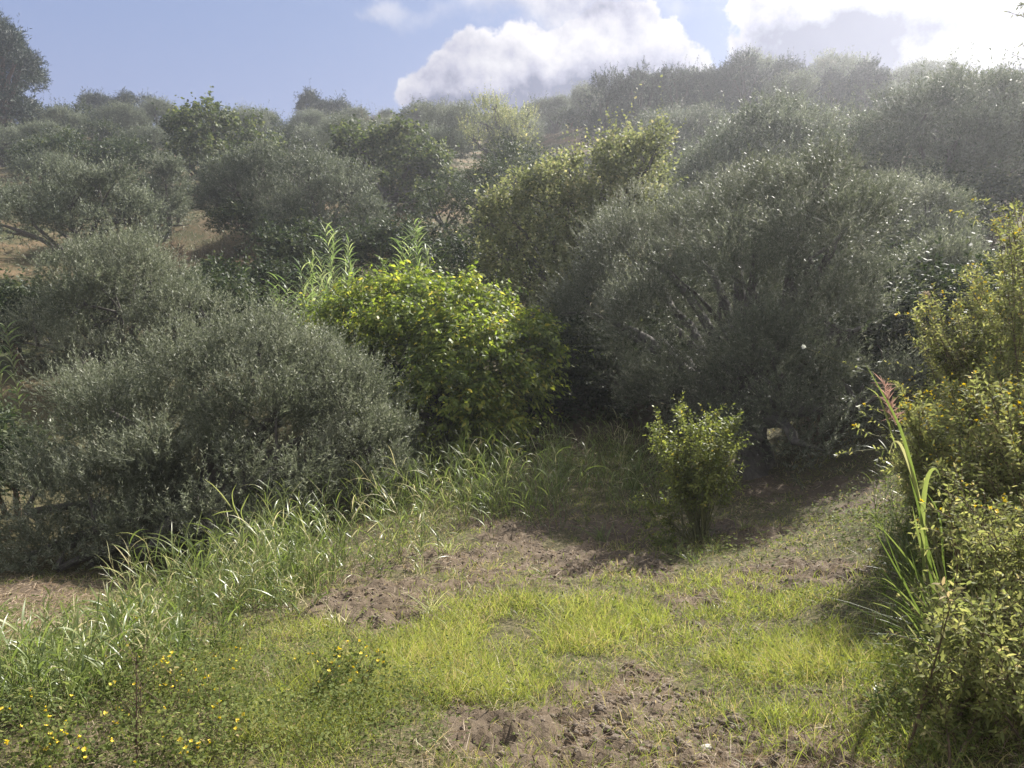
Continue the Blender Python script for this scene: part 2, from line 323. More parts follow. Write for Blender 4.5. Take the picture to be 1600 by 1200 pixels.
def crown_mesh(name, lumps, kind, nleaf, seed, gz_floor=None, solid=.16, twigs=True):
    K = KIND[kind]; rng = np.random.default_rng(seed); C = np.array([l[0] for l in lumps]); r = np.array([l[1] for l in lumps])
    # bumps on the lumps
    nb = 13; lb = np.repeat(np.arange(len(C)), nb); d = nrm(rng.normal(size=(len(lb), 3))); d[:, 2] = np.where(d[:, 2] < -.35, -d[:, 2], d[:, 2])
    br = r[lb]*K['bump']*rng.uniform(.5, 1.15, len(lb)); bc = C[lb]+d*((r[lb]-br*.55)*rng.uniform(.74, 1.24, len(lb)))[:, None]
    brnd = rng.normal(0, .14, len(lb))
    ns = int(nleaf/K['n']*1.45); w = br**2; w /= w.sum()
    b = rng.choice(len(lb), ns, p=w); sd = nrm(rng.normal(size=(ns, 3))); sd[:, 2] = np.where((sd[:, 2] < -.2) & (rng.random(ns) < .6), -sd[:, 2], sd[:, 2])
    k = 1-np.abs(rng.normal(0, solid, ns)); pos = bc[b]+sd*(br[b]*k)[:, None]
    # drop shoots buried deep inside the crown
    dist = np.min(np.linalg.norm(pos[:, None]-C[None], axis=2)/r[None], axis=1)
    keep = (dist > .72) | (rng.random(ns) < .2)
    pos, b, sd = pos[keep], b[keep], sd[keep]; ns = len(pos)
    lo = nrm(pos-C[lb[b]])
    ax = nrm(sd*.7+lo*.5+np.array([0, 0, K['up']])+rng.normal(0, .38, (ns, 3)))
    m = K['n']; S = K['S']*rng.uniform(.5, 1.35, ns)
    long = rng.random(ns) < (.16 if kind in ('pear', 'walnut') else .13); S[long] *= rng.uniform(1.4, 2.5, long.sum()); ax[long] = nrm(ax[long]+np.array([0, 0, .5]))
    t = (np.arange(m)+.5)/m; t = np.broadcast_to(t, (ns, m))+rng.uniform(-.03, .03, (ns, m))
    p = pos[:, None]+ax[:, None]*(S[:, None]*t)[..., None]; p[..., 2] -= K['droop']*.5*S[:, None]*t**2
    A = nrm(np.cross(ax, rng.normal(size=(ns, 3)))); B = np.cross(ax, A)
    ph = np.arange(m)*math.pi+ (np.arange(m)//2)*1.57; ph = ph[None]+rng.uniform(-.5, .5, (ns, m))
    sidev = A[:, None]*np.cos(ph)[..., None]+B[:, None]*np.sin(ph)[..., None]
    an = K['ang']*rng.uniform(.6, 1.25, (ns, m)); ld = ax[:, None]*np.cos(an)[..., None]+sidev*np.sin(an)[..., None]
    ld[..., 2] -= K['droop']*rng.uniform(.4, 1.3, (ns, m)); ld = nrm(ld)
    ls = nrm(np.cross(ld, ax[:, None]+rng.normal(0, .55, (ns, m, 3))))
    n = ns*m; sz = rng.uniform(.65, 1.2, n)
    rn = np.clip(.45+np.repeat(brnd[b], m)+rng.normal(0, .2, n), 0, .96); rn = np.where(rng.random(n) < .035, 1., rn)
    pf, lf, sf = p.reshape(-1, 3), ld.reshape(-1, 3), ls.reshape(-1, 3)
    if gz_floor is not None:
        ok = pf[:, 2] > gz_floor+.03; pf, lf, sf, sz, rn = pf[ok], lf[ok], sf[ok], sz[ok], rn[ok]
    fn = folded_leaves if K['fold'] else quads_leaves
    V, F, rr = fn(pf, lf, sf, K['L']*sz, K['W']*sz, rn)
    parts = [(V, F, rr)]
    if twigs:
        tv, tf = prisms(pos-ax*.1, pos+ax*(S*.9)[:, None], .0035*(K['L']/.07)**.5, .001, rng); parts.append((tv, tf, np.full(len(tf), .35)))
    V, F, rr = join(parts)
    return mesh_from(name, V, [F], K['mat'], rr), bc, br
def trunk_mesh(name, lumps, bc, br, seed, rad, mat, stems=3, nb=60):
    rng = np.random.default_rng(seed); parts = []; C = [l[0] for l in lumps]
    def limb(a, b, r0, r1, n=8, wob=.06):
        t = np.linspace(0, 1, n)[:, None]; L = np.linalg.norm(b-a); up = np.array([0, 0, 1.])
        mid = (a+b)/2+up*L*.12+rng.normal(0, wob*L, 3)
        p = (1-t)**2*a+2*t*(1-t)*mid+t*t*b; p[1:-1] += rng.normal(0, wob*.25*L, (n-2, 3))*.4
        parts.append(tube(p, np.linspace(r0, r1, n)*rng.uniform(.85, 1.15, n), 7)); return p
    base = np.zeros(3); cm = np.mean(C, axis=0); top = base+(cm-base)*.33; top[2] = max(.5, cm[2]*.32)
    forks = []
    for s in range(stems):
        a = base+np.r_[rng.normal(0, rad*.7, 2), -.25]; f = top+np.r_[rng.normal(0, .22*max(.6, top[2]), 2), rng.uniform(-.1, .25)]
        limb(a, f, rad*1.25, rad*.75); forks.append(f)
    for c in C:
        f = forks[rng.integers(len(forks))]; limb(f, np.array(c), rad*.6, rad*.28)
    for i in rng.choice(len(bc), min(nb, len(bc)), replace=False):
        j = int(np.argmin([np.linalg.norm(bc[i]-c) for c in C])); limb(np.array(C[j]), bc[i], rad*.26, .008, 6)
    V, F, rr = join(parts); return mesh_from(name, V, [F], mat, smooth=True)
def tree_px(name, label, cat, base_px, lumps_px, kind, nleaf, seed, rad=.14, stems=3, group=None, mat=None, nb=60, depth=True, solid=.16, twigs=True):
    """lumps_px: (px, py, Y, r_px) measured on the photograph, given their own distance and real radius"""
    bx = P(*base_px); base = np.array([bx[0], bx[1], gz([bx[0]], [bx[1]])[0]]); rng = random.Random(seed)
    L = []
    for (px, py, Y, rp) in lumps_px:
        c = P(px, py, Y); r = rp/FPX*Y; L.append((c-base, r))
        if depth: L.append((P(px+rng.uniform(-.3, .3)*rp, py+.1*rp, Y)+np.array([0, r*1.3, -.1*r])-base, r*.92))
    t = thing(name, label, cat, base, group)
    me, bc, br = crown_mesh('crown', L, kind, nleaf, seed, twigs=twigs, solid=solid); obj('crown', me, t)
    obj('trunk', trunk_mesh('trunk', L, bc, br, seed+1, rad, mat or M_BARK, stems, nb), t)
    return t
# ------------------------------------------------------------------ ground sheet
def axis(segments):
    out = [segments[0][0]]
    for a, b, s0, s1 in segments:
        x = a
        while x < b-1e-6:
            s = s0+(s1-s0)*(x-a)/(b-a); x = min(x+s, b); out.append(x)
    return np.array(out)
def make_ground():
    ys = axis([(-60, -4, 8, 2), (-4, 1.9, 1, .2), (1.9, 6.5, .026, .034), (6.5, 12, .045, .11), (12, 30, .14, .5), (30, 110, .7, 2.), (110, 600, 4, 60)])
    xp = axis([(0, 3.2, .032, .032), (3.2, 6, .04, .1), (6, 16, .12, .4), (16, 70, .6, 2.5), (70, 450, 5, 60)])
    xs = np.r_[-xp[:0:-1], xp]; X, Y = np.meshgrid(xs, ys); z, s = gz(X.ravel(), Y.ravel(), True)
    ny, nx = X.shape; V = np.c_[X.ravel(), Y.ravel(), z]
    rg_ = np.random.default_rng(2); V[:, 2] += rg_.normal(0, 1, len(V))*(.002+.014*s)*np.clip(V[:, 1]/3, 0, 1)*(np.abs(V[:, 0]) < 12); V[:, 2] += np.where(rg_.random(len(V)) < .02*s, .025, 0)
    i = (np.arange(ny-1)[:, None]*nx+np.arange(nx-1)[None]).ravel(); F = np.stack([i, i+1, i+nx+1, i+nx], 1)
    m = bpy.data.materials.new('soil_ground'); m.use_nodes = True; t = NT(m.node_tree); b = t.n['Principled BSDF']
    pos = t.new('ShaderNodeNewGeometry').outputs['Position']; sm = t.new('ShaderNodeAttribute', attribute_name='soil').outputs['Fac']
    fm = t.new('ShaderNodeAttribute', attribute_name='farness').outputs['Fac']
    n1 = t.noise(pos, 3.5, 6, .62); n2 = t.noise(pos, 34, 5, .65); n3 = t.noise(pos, .35, 4, .6)
    soil = t.mix(n2, t.ramp(n1, [(.3, (.032,.023,.016)), (.7, (.105,.079,.054))]), (.125,.096,.067)); soil = t.mix(t.sstep(n2, .60, .8), soil, (.23,.185,.13))
    turf = t.ramp(n2, [(.35, (.030,.028,.013)), (.5, (.070,.062,.030)), (.68, (.15,.125,.07))])
    near = t.mix(t.sstep(sm, .25, .6), turf, soil)
    hill = t.ramp(t.m('ADD', t.m('MULTIPLY', n3, .7), t.m('MULTIPLY', n1, .3)), [(.38, (.05,.06,.022)), (.5, (.095,.08,.042)), (.66, (.20,.125,.075))])
    t.l.new(t.mix(fm, near, hill), b.inputs['Base Color']); b.inputs['Roughness'].default_value = .95; b.inputs['Specular IOR Level'].default_value = .15
    bp = t.new('ShaderNodeBump'); bp.inputs[0].default_value = .8; bp.inputs[1].default_value = .02; t.l.new(n2, bp.inputs['Height']); t.l.new(bp.outputs[0], b.inputs['Normal'])
    me = mesh_from('ground', V, [F], m, smooth=False)
    a = me.attributes.new('soil', 'FLOAT', 'POINT'); a.data.foreach_set('value', s.astype(np.float32))
    d = np.sqrt(V[:, 0]**2+V[:, 1]**2); a = me.attributes.new('farness', 'FLOAT', 'POINT'); a.data.foreach_set('value', np.clip((d-20)/8, 0, 1).astype(np.float32))
    obj('ground', me, kind='structure')
make_ground()
def on_ground(px, py, tol=None):
    """world point where the ground is seen at a photo pixel (march along the view ray)"""
    Ys = np.geomspace(2.0, 130, 900); q = np.array([P(px, py, y) for y in Ys]); z = gz0(q[:, 0], q[:, 1]); k = np.argmax(z >= q[:, 2])
    p = q[k if z[k] >= q[k, 2] else -1]; return np.array([p[0], p[1], gz([p[0]], [p[1]])[0]])
def gpt(x, y): return np.array([x, y, gz([x], [y])[0]])
# ------------------------------------------------------------------ the large trees and shrubs
tree_px('olive_tree', 'wide silvery grey-green olive tree in the lower left, skirt touching the bank', 'olive tree', (300,900,11.6),
 [(120,745,11.5,98),(215,690,11.8,96),(315,612,12.2,84),(400,578,12.4,76),(470,605,12.2,72),(535,660,12,74),(560,735,11.6,70),(600,770,11.2,48),(590,700,11.8,44),(90,890,9.8,60),(150,640,12,60),(430,730,11,112),(300,780,10.3,120),(150,830,10.2,105),(40,800,10.8,84),(230,860,9.7,72),(340,850,9.8,70),(40,870,10.2,60),(480,800,10.6,66),(400,660,11.6,90)],
 'olive', 250000, 11, .17, 4)
tree_px('olive_tree', 'largest hazy grey olive tree right of centre, behind the vase-shaped shrub', 'olive tree', (1200,760,11.9),
 [(1150,385,14.00,100),(1010,400,16.27,88),(950,500,16.73,82),(1050,510,14.39,110),(1190,480,12.21,125),(1300,390,11.52,90),(1330,520,11.16,100),(1220,610,11.20,110),(1080,630,13.27,92),(965,600,16.11,62),(1340,640,10.51,88),(1190,330,13.84,60),(1270,320,12.68,62),(1240,690,10.34,70),(1130,690,12.12,60)],
 'olive', 340000, 21, .20, 4)
tree_px('olive_tree', 'small rounded olive tree between the largest hazy olive and the yellow-flowered bush', 'olive tree', (1450,640,13.5),
 [(1460,460,14.3,62),(1410,510,14.2,60),(1500,520,13.8,60),(1450,570,13.6,70),(1385,580,14,50),(1520,470,14.6,55)], 'olivem', 80000, 31, .12, 2)
tree_px('pear_tree', 'pale yellowish-green tree with upright shoots, left of the largest hazy olive', 'tree', (900,640,20),
 [(800,345,21,34),(850,320,21,40),(905,350,21,46),(945,300,21,42),(1000,290,21.5,46),(1010,245,21.5,24),(965,245,21.5,18),(1030,225,21.6,14),(780,400,20.5,38),(830,400,20.5,46),(850,460,20,50),(930,420,20.5,62),(990,360,20.8,50),(890,270,21.5,20),(765,350,21,18),(830,500,19.5,44),(760,440,20.3,26)],
 'pear', 40000, 41, .14, 3)
tree_px('walnut_tree', 'bright yellow-green walnut tree with large drooping leaves in the centre of the hollow', 'walnut tree', (690,720,15.5),
 [(540,512,16,40),(590,501,16,53),(645,481,16.4,39),(700,506,15.8,55),(780,516,15.8,43),(825,547,15.2,41),(560,552,15.6,47),(630,567,14.8,75),(730,572,14.8,77),(690,647,14.2,75),(800,612,14.8,53),(620,652,14.4,45),(760,677,14.3,53),(850,572,15.4,23)], 'walnut', 47000, 51, .12, 4)
tree_px('laurel_shrub', 'dark green rounded shrub tucked between the walnut tree and the largest hazy olive', 'shrub', (890,690,17.5),
 [(880,560,17,50),(895,620,16.8,52),(860,640,16.6,40),(930,650,17,34)], 'dark', 16000, 61, .06, 3)
tree_px('olive_tree', 'mid-sized grey olive tree just behind and above the wide silvery olive of the lower left', 'olive tree', (190,640,20),
 [(120,440,20.5,52),(180,415,21,48),(235,450,20.5,62),(190,490,19.6,78),(110,500,19.8,58),(285,505,19.6,50),(250,550,19,62),(130,570,19,66),(60,540,20,50)], 'olivem', 110000, 71, .15, 3)
tree_px('olive_tree', 'broad double-headed olive tree on the left slope above the reddish bare bank', 'olive tree', (120,420,33),
 [(110,325,32,56),(160,320,32,50),(50,345,33,48),(200,345,32,42),(120,365,31,48),(-10,350,34,50),(235,370,32,22)], 'olivef', 62000, 81, .2, 3)
tree_px('olive_tree', 'narrow upright olive tree beside the tan dirt path on the left slope', 'olive tree', (255,375,41),
 [(258,285,41,30),(252,318,41,32),(262,345,41,24),(235,300,41.5,18)], 'olivef', 24000, 91, .15, 2)
tree_px('olive_tree', 'rounded olive tree right beside the tan dirt path, its crown overhanging dark shade', 'olive tree', (400,400,37),
 [(370,300,37,48),(410,285,37.5,40),(345,325,37,32),(420,330,37,40)], 'olivef', 38000, 101, .18, 2)
tree_px('olive_tree', 'big domed olive tree on the slope directly above the tall canes', 'olive tree', (500,440,34),
 [(480,290,35,50),(540,310,35,48),(500,345,34,62),(560,360,34,44),(450,350,34,40),(520,385,33.5,40)], 'olivef', 56000, 111, .2, 3)
tree_px('fig_tree', 'dark green broad-leaved tree with knobbly shoots breaking the skyline left of centre', 'tree', (330,330,52),
 [(330,225,52,52),(280,235,52,40),(385,235,53,42),(330,270,51,46),(380,275,51,36),(300,190,53,20),(327,178,53,15),(290,262,51.5,34),(415,255,53,22)], 'fig', 15000, 121, .25, 3)
tree_px('walnut_tree', 'light green broad-leaved tree on the middle slope above the tall canes', 'tree', (610,380,44),
 [(590,265,45,48),(645,250,45,44),(560,240,46,34),(640,300,44,46),(600,320,43.5,40),(670,285,44.5,30)], 'fig', 13000, 131, .25, 3)
tree_px('olive_tree', 'tall hazy olive tree filling the slope directly above the largest olive', 'olive tree', (1200,440,29),
 [(1110,290,28,52),(1165,245,29,58),(1240,235,29.5,58),(1315,245,30,54),(1200,290,28,82),(1300,290,28.5,72),(1080,320,27.5,36),(1140,330,27.5,50)],
 'olivef', 95000, 141, .22, 3)
tree_px('olive_tree', 'hazy silvery olive tree at the right edge, just below the skyline trees', 'olive tree', (1480,420,27),
 [(1430,210,28,62),(1510,190,28,70),(1590,200,28,70),(1480,270,26.5,80),(1560,280,26,84),(1410,290,27,56),(1640,260,27,80)], 'olivef', 90000, 151, .22, 3)
tree_px('olive_tree', 'low olive tree with pale tips wedged behind the right shoulder of the largest olive', 'olive tree', (1420,520,20),
 [(1400,330,20.5,42),(1450,350,20,44),(1385,390,20,44),(1440,410,19.5,50),(1490,400,20,34),(1360,350,21,30)], 'olivem', 56000, 161, .14, 2)
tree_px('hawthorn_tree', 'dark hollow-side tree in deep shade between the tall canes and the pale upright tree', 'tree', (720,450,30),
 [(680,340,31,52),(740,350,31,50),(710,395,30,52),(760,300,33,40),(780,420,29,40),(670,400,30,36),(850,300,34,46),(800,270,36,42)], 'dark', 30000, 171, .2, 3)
# tall pine, top left
tree_px('pine_tree', 'tall dark pine tree standing at the upper left edge of the frame', 'pine tree', (-15,225,76),
 [(-54,70,76,45),(-12,62,76,29),(6,92,75,29),(-29,110,75,49),(11,128,75,23),(-9,160,75,33),(-64,140,76,45),(21,105,75,13),(-24,195,75,29),(-29,70,76,43),(-4,118,75,35),(-34,150,74,45),(-19,178,75,33)], 'pine', 75000, 181, .45, 1, mat=M_PBARK, twigs=False)
for lab, b, L in [
 ('wide flat-topped umbrella pine on the skyline beside the knobbly tree', (212,205,104), [(195,172,104,14),(215,168,104,16),(236,174,104,11),(180,176,104,9)]),
 ('small ragged umbrella pine on the skyline beside the tall left pine', (150,205,108), [(140,168,108,12),(155,165,108,10),(165,171,108,10)]),
 ('pointed conifer poking above the skyline left of the clouds', (487,205,100), [(487,160,100,9),(484,172,100,14),(496,176,100,12),(476,178,100,9)]),
 ('low domed pine touching the pointed conifer on the skyline', (520,205,102), [(510,180,102,13),(528,178,102,13),(540,184,102,8)])]:
    tree_px('pine_tree', lab, 'pine tree', b, L, 'pine', 7000, 200+int(b[0]), .2, 1, mat=M_PBARK, nb=16, depth=False, twigs=False)
# dark ridge trees on the right skyline, each its own thing
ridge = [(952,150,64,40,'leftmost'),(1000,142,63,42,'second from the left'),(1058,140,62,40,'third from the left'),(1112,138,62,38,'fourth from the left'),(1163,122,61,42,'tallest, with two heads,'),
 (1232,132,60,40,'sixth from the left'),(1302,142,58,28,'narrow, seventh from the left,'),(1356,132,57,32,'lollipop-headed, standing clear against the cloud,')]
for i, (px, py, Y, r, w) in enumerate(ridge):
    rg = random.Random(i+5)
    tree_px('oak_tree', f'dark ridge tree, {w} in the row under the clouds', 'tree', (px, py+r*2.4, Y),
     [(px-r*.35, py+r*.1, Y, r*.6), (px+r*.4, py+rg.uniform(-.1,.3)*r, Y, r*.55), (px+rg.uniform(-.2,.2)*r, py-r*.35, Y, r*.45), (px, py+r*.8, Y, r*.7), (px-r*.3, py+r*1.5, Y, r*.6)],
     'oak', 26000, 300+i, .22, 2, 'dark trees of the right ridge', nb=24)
tree_px('almond_tree', 'pale green ragged-topped tree on the skyline below the white cloud', 'tree', (780,280,58),
 [(760,195,58,34),(795,205,58,32),(775,172,58,18),(740,220,58,28),(800,240,57,34),(820,190,59,18)], 'pear', 16000, 331, .2, 2)
# ------------------------------------------------------------------ olive grove filling the far slope
protos = []
for v in range(4):
    rg = random.Random(400+v)
    L = [(np.array([rg.uniform(-1.3, 1.3), rg.uniform(-1.3, 1.3), rg.uniform(1.0, 3.1)]), rg.uniform(.95, 1.35)) for _ in range(10)]
    L.append((np.array([0, 0, 1.7]), 1.7))
    me, bc, br = crown_mesh('crown', L, 'olivef', 46000, 410+v, twigs=False)
    protos.append((me, trunk_mesh('trunk', L, bc, br, 420+v, .2, M_BARK, 2, 24)))
sprotos = []
for v in range(2):
    rg = random.Random(440+v); L = [(np.array([rg.uniform(-.9, .9), rg.uniform(-.9, .9), rg.uniform(.5, 1.1)]), rg.uniform(.5, .8)) for _ in range(6)]
    a = []
    for kd in ('dark', 'dry'):
        me, bc, br = crown_mesh('foliage', L, kd, 9000, 450+v, twigs=True); a.append((me, trunk_mesh('stems', L, bc, br, 460+v, .04, M_DSTEM, 3, 16)))
    sprotos.append(a)
def grove():
    rows = [('lowest', 49, 7.5), ('second', 58, 7.), ('third', 68, 7.), ('fourth', 79, 6.5), ('fifth', 88, 5.0), ('sixth', 96, 4.2), ('topmost', 104, 3.9)]
    words = ['first','second','third','fourth','fifth','sixth','seventh','eighth','ninth','tenth','eleventh','twelfth','thirteenth','fourteenth','fifteenth','sixteenth','seventeenth','eighteenth','nineteenth','twentieth','twenty-first','twenty-second','twenty-third','twenty-fourth']+['twenty-'+q for q in ('fifth','sixth','seventh','eighth','ninth')]+['thirtieth']+['thirty-'+q for q in ('first','second','third','fourth','fifth','sixth','seventh','eighth','ninth')]+['fortieth']
    rg = random.Random(77)
    for ri, (rn, Y, sp) in enumerate(rows):
        half = Y*.70; x = -half+rg.uniform(0, sp); k = 0
        while x < half:
            xx = x+rg.uniform(-1.3, 1.3); yy = Y+rg.uniform(-2.6, 2.6); x += sp*rg.uniform(.8, 1.2)
            g = gpt(xx, yy); px, py = proj(g[None]); px = px[0]
            if 235 < px < 345 and Y < 60: continue          # the tan path stays open
            if 850 < px < 985 and 55 < Y < 75: continue     # the grassy terrace stays open
            if px > 1050 and Y > 85: continue
            if k >= len(words): break
            s = rg.uniform(.72, 1.12)*(1.12 if px > 1000 else 1.)*(.82 if Y > 88 and px < 800 else 1)
            me, tr = protos[rg.randrange(4)]; tone = rg.choice(['grey-green', 'silvery', 'dull green']) if False else 'grey-green'
            t = thing('olive_tree', f'{tone} far-slope olive tree, {words[k]} from the left in the {rn} row up', 'olive tree', g-np.array([0, 0, .55]), 'olive trees in rows on the far slope', rg.uniform(0, 6.28))
            t.scale = (s*rg.uniform(.9, 1.15), s*rg.uniform(.9, 1.15), s*rg.uniform(.85, 1.1)); obj('crown', me, t); obj('trunk', tr, t); k += 1
        k = 0; x = -half*.95
        while x < half*.95:
            xx = x+rg.uniform(-1.5, 1.5); yy = Y+rg.uniform(2.5, 6); x += sp*rg.uniform(1.0, 1.6); g = gpt(xx, yy); px = proj(g[None])[0][0]
            if (235 < px < 345 and Y < 60) or (850 < px < 985 and 50 < Y < 75) or (px > 1050 and Y > 70): continue
            s = rg.uniform(1.2, 2.1); me, st = sprotos[rg.randrange(2)][0 if rg.random() < .92 else 1]
            t = thing('scrub_bush', f'scrub bush among the far olives, {words[k]} from the left above the {rn} row', 'bush', g-np.array([0, 0, .2]), 'scrub between the olive rows', rg.uniform(0, 6)); t.scale = (s, s, s); obj('foliage', me, t); obj('stems', st, t); k += 1
grove()
# scrub in the hollow and under the slope trees
SCR = [(1060,560,21,'dark',1.5,'dark bush added to darken the gaps between the trunks of the largest olive, left side'),(1180,540,20,'dark',1.6,'dark bush added to darken the gaps between the trunks of the largest olive, middle'),(1300,540,19.5,'dark',1.5,'dark bush added to darken the gaps between the trunks of the largest olive, right side'),  # dark foliage added behind the largest olive to darken the gaps between its trunks
 (1120,470,25,'dark',1.7,'dark bush up the slope behind the largest olive'),(1260,470,24,'dark',1.7,'second dark bush up the slope behind the largest olive'),(395,395,36.5,'dark',1.3,'dark bush added as shade under the olive beside the tan path'),(330,445,33,'dry',.9,'small dry bush on the tan bank under the path'),(440,440,32,'dark',1.4,'dark bush at the right end of the tan bank'),  # the one under the path olive is added to stand for its dark shadow
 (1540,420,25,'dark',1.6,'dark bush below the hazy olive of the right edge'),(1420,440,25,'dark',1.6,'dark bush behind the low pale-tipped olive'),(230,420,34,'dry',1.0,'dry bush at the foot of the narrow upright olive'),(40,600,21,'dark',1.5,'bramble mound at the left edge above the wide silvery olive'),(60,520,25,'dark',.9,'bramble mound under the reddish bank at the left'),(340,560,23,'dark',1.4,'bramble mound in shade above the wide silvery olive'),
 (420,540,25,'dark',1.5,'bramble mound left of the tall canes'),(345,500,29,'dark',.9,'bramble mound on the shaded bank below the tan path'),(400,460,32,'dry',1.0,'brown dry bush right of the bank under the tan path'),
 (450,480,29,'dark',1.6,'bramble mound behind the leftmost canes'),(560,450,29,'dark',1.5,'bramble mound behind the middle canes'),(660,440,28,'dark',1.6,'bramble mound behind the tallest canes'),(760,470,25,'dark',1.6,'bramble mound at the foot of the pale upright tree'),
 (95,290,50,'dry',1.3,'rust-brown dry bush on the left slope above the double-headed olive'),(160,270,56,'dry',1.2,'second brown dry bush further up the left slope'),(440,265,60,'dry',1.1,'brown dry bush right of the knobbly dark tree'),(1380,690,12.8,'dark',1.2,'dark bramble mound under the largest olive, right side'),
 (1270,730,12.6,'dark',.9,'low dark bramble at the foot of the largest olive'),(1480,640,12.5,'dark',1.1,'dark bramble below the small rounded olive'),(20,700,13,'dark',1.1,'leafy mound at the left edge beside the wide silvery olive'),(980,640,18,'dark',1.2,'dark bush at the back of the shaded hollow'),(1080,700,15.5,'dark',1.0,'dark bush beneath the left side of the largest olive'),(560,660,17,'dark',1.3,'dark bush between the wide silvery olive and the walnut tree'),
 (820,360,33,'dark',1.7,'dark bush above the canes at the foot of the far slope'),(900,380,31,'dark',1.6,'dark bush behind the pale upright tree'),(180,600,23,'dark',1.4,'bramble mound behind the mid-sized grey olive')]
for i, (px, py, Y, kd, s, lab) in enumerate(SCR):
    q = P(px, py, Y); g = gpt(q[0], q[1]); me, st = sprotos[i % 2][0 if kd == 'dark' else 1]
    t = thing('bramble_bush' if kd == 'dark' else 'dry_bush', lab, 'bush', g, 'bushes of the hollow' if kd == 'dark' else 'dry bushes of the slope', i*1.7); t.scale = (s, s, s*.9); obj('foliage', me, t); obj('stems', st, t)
# ------------------------------------------------------------------ tall canes
def cane_meshes(H, seed, nl=22, leafL=.5, leafW=.045, lean=(0, 0), rad=.012, curve=.06, start=.2):
    rng = np.random.default_rng(seed); t = np.linspace(0, 1, 12)[:, None]
    path = np.array([lean[0]*H, lean[1]*H, H])*t + np.c_[t**2*curve*H*np.cos(seed), t**2*curve*H*np.sin(seed), -t**2*.02*H]
    V, F = tube(path, np.linspace(rad, rad*.35, 12), 6)
    tl = np.linspace(start, .99, nl); pos = np.array([np.interp(tl, t[:, 0], path[:, k]) for k in range(3)]).T
    ax = nrm(np.array([lean[0], lean[1], 1.])); pa = rng.uniform(0, 3.14); h = np.array([math.cos(pa), math.sin(pa), 0])
    sg = np.where(np.arange(nl) % 2, 1, -1)[:, None]; d = nrm(ax*.95+h*sg*.62+rng.normal(0, .14, (nl, 3)))
    L = leafL*np.sin(np.clip(.35+tl*1.9, 0, 2.6))*rng.uniform(.8, 1.15, nl); side = nrm(np.cross(d, np.cross(d, np.array([0, 0, 1.]))+1e-6)); side = nrm(np.cross(d, np.array([0, 0, 1.]))+rng.normal(0, .3, (nl, 3)))
    lv = ribbons(pos, d, L, np.full(nl, leafW), rng.uniform(.25, .6, nl), np.clip(rng.normal(.5, .2, nl), 0, 1), 6, side)
    return mesh_from('stalk', V, [F], M_STEM, smooth=True), mesh_from('leaves', lv[0], [lv[1]], M_CANE, lv[2])
CANES = [(440,0,17.2,430),(456,0,17,462),(470,0,17.6,405),(492,0,19.5,395),(505,0,20.5,362),(520,0,20,352),(538,0,19.5,350),(556,0,19,400),(575,0,20,430),(600,0,20,405),(628,0,20.4,352),(645,0,20,340),(660,0,20,350),(690,0,20,385),(706,0,20,398),(428,0,16.8,500),(725,0,20.,420),(615,0,20.5,385),(588,0,19.5,415),(512,0,18,395),(486,0,17,455),(480,0,17.8,430),(500,0,17.2,430),(530,0,20.5,372),(548,0,20,380),(566,0,19.6,440),(636,0,19.8,370),(652,0,20.6,362),(670,0,20,380),(715,0,19.6,430)]+[(random.Random(i).uniform(432,575), 0, 16.6+(i*.37)%1.8, random.Random(i+50).uniform(405,505)) for i in range(16)]
cw = ['leftmost','second from the left','third','fourth','fifth','sixth','seventh','eighth','ninth','tenth','eleventh','twelfth','thirteenth','fourteenth','fifteenth','sixteenth','seventeenth','eighteenth','nineteenth','twentieth','twenty-first','twenty-second','twenty-third','twenty-fourth','twenty-fifth','twenty-sixth','twenty-seventh','twenty-eighth','twenty-ninth','thirtieth']+['thirty-'+q_ for q_ in ('first','second','third','fourth','fifth','sixth','seventh','eighth','ninth')]+['fortieth','forty-first','forty-second','forty-third','forty-fourth','forty-fifth','rightmost']
order = sorted(range(len(CANES)), key=lambda i: CANES[i][0])
for k, i in enumerate(order):
    px, _, Y, tp = CANES[i]; rg = random.Random(i+900); q = P(px, 500, Y); g = gpt(q[0], q[1]); H = P(px, tp, Y)[2]-g[2]+.1
    w = cw[k] if k in (0, 1, 45) else cw[k]+' from the left'
    t = thing('giant_cane', f'feathery blue-green cane behind the walnut tree, {w} of its stand', 'cane', g-np.array([0, 0, .1]), 'giant canes behind the walnut tree')
    a, b = cane_meshes(H, i+3, int(H*12), .66, .042, (rg.uniform(-.06, .06), rg.uniform(-.05, .05)), .014); obj('stalk', a, t); obj('leaves', b, t)
q = P(33, 660, 17.5); g = gpt(q[0], q[1]); H = P(30, 505, 17.5)[2]-g[2]
t = thing('giant_cane', 'lone cane with drooping leaves at the left edge above the wide silvery olive', 'cane', g); a, b = cane_meshes(H, 4, 26, .6, .05, (-.02, 0), .014); obj('stalk', a, t); obj('leaves', b, t)
q = P(5, 650, 17); g = gpt(q[0], q[1]); t = thing('giant_cane', 'shorter cane with yellowing top beside the lone cane at the left edge', 'cane', g); a, b = cane_meshes(H*.75, 9, 18, .6, .05, (.03, 0), .014); obj('stalk', a, t); obj('leaves', b, t)
for px, py, Y, lab in [(388,560,24,'slim pale cane shoot in the shade left of the cane stand'),(404,580,23,'short cane shoot beside the slim pale one left of the stand')]:
    q = P(px, py, Y); g = gpt(q[0], q[1]); t = thing('giant_cane', lab, 'cane', g); a, b = cane_meshes(2.4 if px < 400 else 1.9, px, 20, .4, .04, (.02, 0), .012); obj('stalk', a, t); obj('leaves', b, t)
